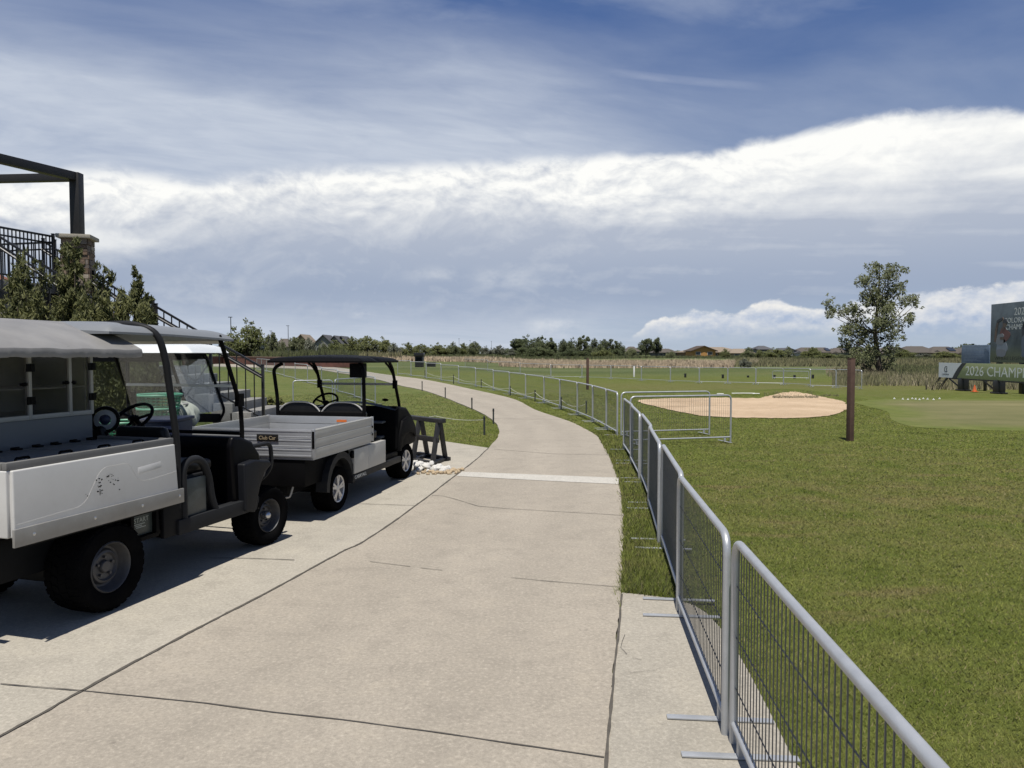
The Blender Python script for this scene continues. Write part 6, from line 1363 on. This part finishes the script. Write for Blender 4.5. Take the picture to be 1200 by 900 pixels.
    def fig(nm, parts):
        first = None
        for i, (c, pts) in enumerate(parts):
            P = smooth_line([Vector((0, -u, PB+v)) for u, v in pts+[pts[0]]], 4)[:-1]; q = MB(); q.prism([(-.008-.003*i, t.y, t.z) for t in P], (.008+.003*i, 0, 0)); o = q.build(nm if i == 0 else 'printed_area', cols[c], r2 if first is None else first, smooth=False); first = first or o
    fig('swinging_golfer', [('red', [(.62, .95), (1.02, .95), (1.42, 1.20), (1.46, 1.42), (1.22, 1.58), (1.02, 1.72), (.86, 1.70), (.72, 1.45)]), ('pale', [(.42, .92), (.92, .86), (1.0, 1.08), (.86, 1.34), (.62, 1.38), (.48, 1.2)]), ('skin', [(.30, 1.02), (.42, 1.05), (.50, 1.55), (.60, 1.98), (.50, 2.04), (.36, 1.62)]), ('skin', [(1.02, 1.62), (1.04, 1.95), (.92, 2.2), (.84, 2.16), (.92, 1.9), (.92, 1.62)]), ('skin', [(.96, 1.72), (1.14, 1.72), (1.20, 1.86), (1.16, 2.0), (1.0, 2.0), (.94, 1.86)]), ('navy', [(.94, 1.94), (1.22, 1.92), (1.26, 1.98), (1.12, 2.12), (.98, 2.08)]), ('navy', [(.50, 1.94), (.86, 2.06), (.90, 2.14), (.82, 2.18), (.50, 2.06)])])
    fig('crouching_golfer', [('grey', [(.45, .55), (1.25, .55), (1.20, .95), (1.02, 1.15), (.75, 1.15), (.55, .95)]), ('pale', [(.55, .30), (1.10, .30), (1.15, .62), (.50, .62)]), ('skin', [(.75, 1.12), (.98, 1.12), (.97, 1.30), (.77, 1.30)]), ('pale', [(.72, 1.25), (1.02, 1.25), (.96, 1.40), (.78, 1.40)])])
    fig('standing_golfer', [('navy', [(2.30, 1.20), (2.85, 1.20), (2.95, 1.60), (2.82, 1.95), (2.42, 1.95), (2.28, 1.6)]), ('jean', [(2.32, .30), (2.52, .30), (2.58, .8), (2.62, .30), (2.82, .30), (2.84, 1.22), (2.32, 1.22)]), ('skin', [(2.50, 1.92), (2.70, 1.92), (2.70, 2.12), (2.50, 2.12)]), ('navy', [(2.46, 2.08), (2.76, 2.08), (2.70, 2.24), (2.50, 2.24)]), ('skin', [(2.72, 1.45), (3.05, 1.30), (3.12, 1.40), (2.8, 1.60)])])
    for yy in (-.55, -2.2, -4.4): b = MB(); b.box(.06, .22, yy-.12, yy+.12, -.02, PB+.6); b.build('leg', IRON, r2, .006)
    # blue board
    r3 = thing('notice_board', 'small blue notice board with faint lines of text beside the tall poster', 'sign', (24.2, 40.0, 0)); m, n, p = newmat('notice_print'); w = pos(n); x, y, z = xyz(n, w); a = noise(n, w, 1.6, 6, .65, .4)
    setv(n, p, 'Base Color', mixc(n, ((a-.5)*2+.5).clamp(), (.075, .12, .20), (.20, .26, .35))); setv(n, p, 'Roughness', .5)
    b = MB(); b.box(0, .05, -2.35, 0, 1.36, 2.33); b.build('panel', m, r3, .004); PG = M('notice_ink', (.20, .25, .32), .5)
    b = MB(); rr = random.Random(2)
    for i in range(9):
        zz = 2.12-.078*i; l = rr.uniform(.7, 1.9); b.box(-.004, -.001, -.25-l, -.25, zz, zz+.025)
    b.build('text_lines', PG, r3, smooth=False); b = MB(); b.box(-.004, -.001, -2.2, -.15, 2.22, 2.27); b.build('heading', PG, r3)
    for yy in (-.4, -1.9): b = MB(); b.box(.05, .15, yy-.07, yy+.07, -.02, 1.9); b.build('leg', IRON, r3, .006)
    # cone
    q = G(1142, 459.3); c = thing('traffic_cone', 'small orange traffic cone under the green banner', 'cone', q); OR = M('cone_orange', (.50, .10, .02), .5)
    b = MB(); b.lathe([(.10, .03), (.09, .05), (.022, .34), (.015, .345), (0, .345)], (0, 0, 0), 2, 18); b.build('body', OR, c); b = MB(); b.box(-.13, .13, -.13, .13, 0, .03); b.build('base', OR, c, .008); b = MB(); b.lathe([(.062, .16), (.064, .16), (.045, .23), (.043, .23)], (0, 0, 0), 2, 18); b.build('band', PW, c)
signs()
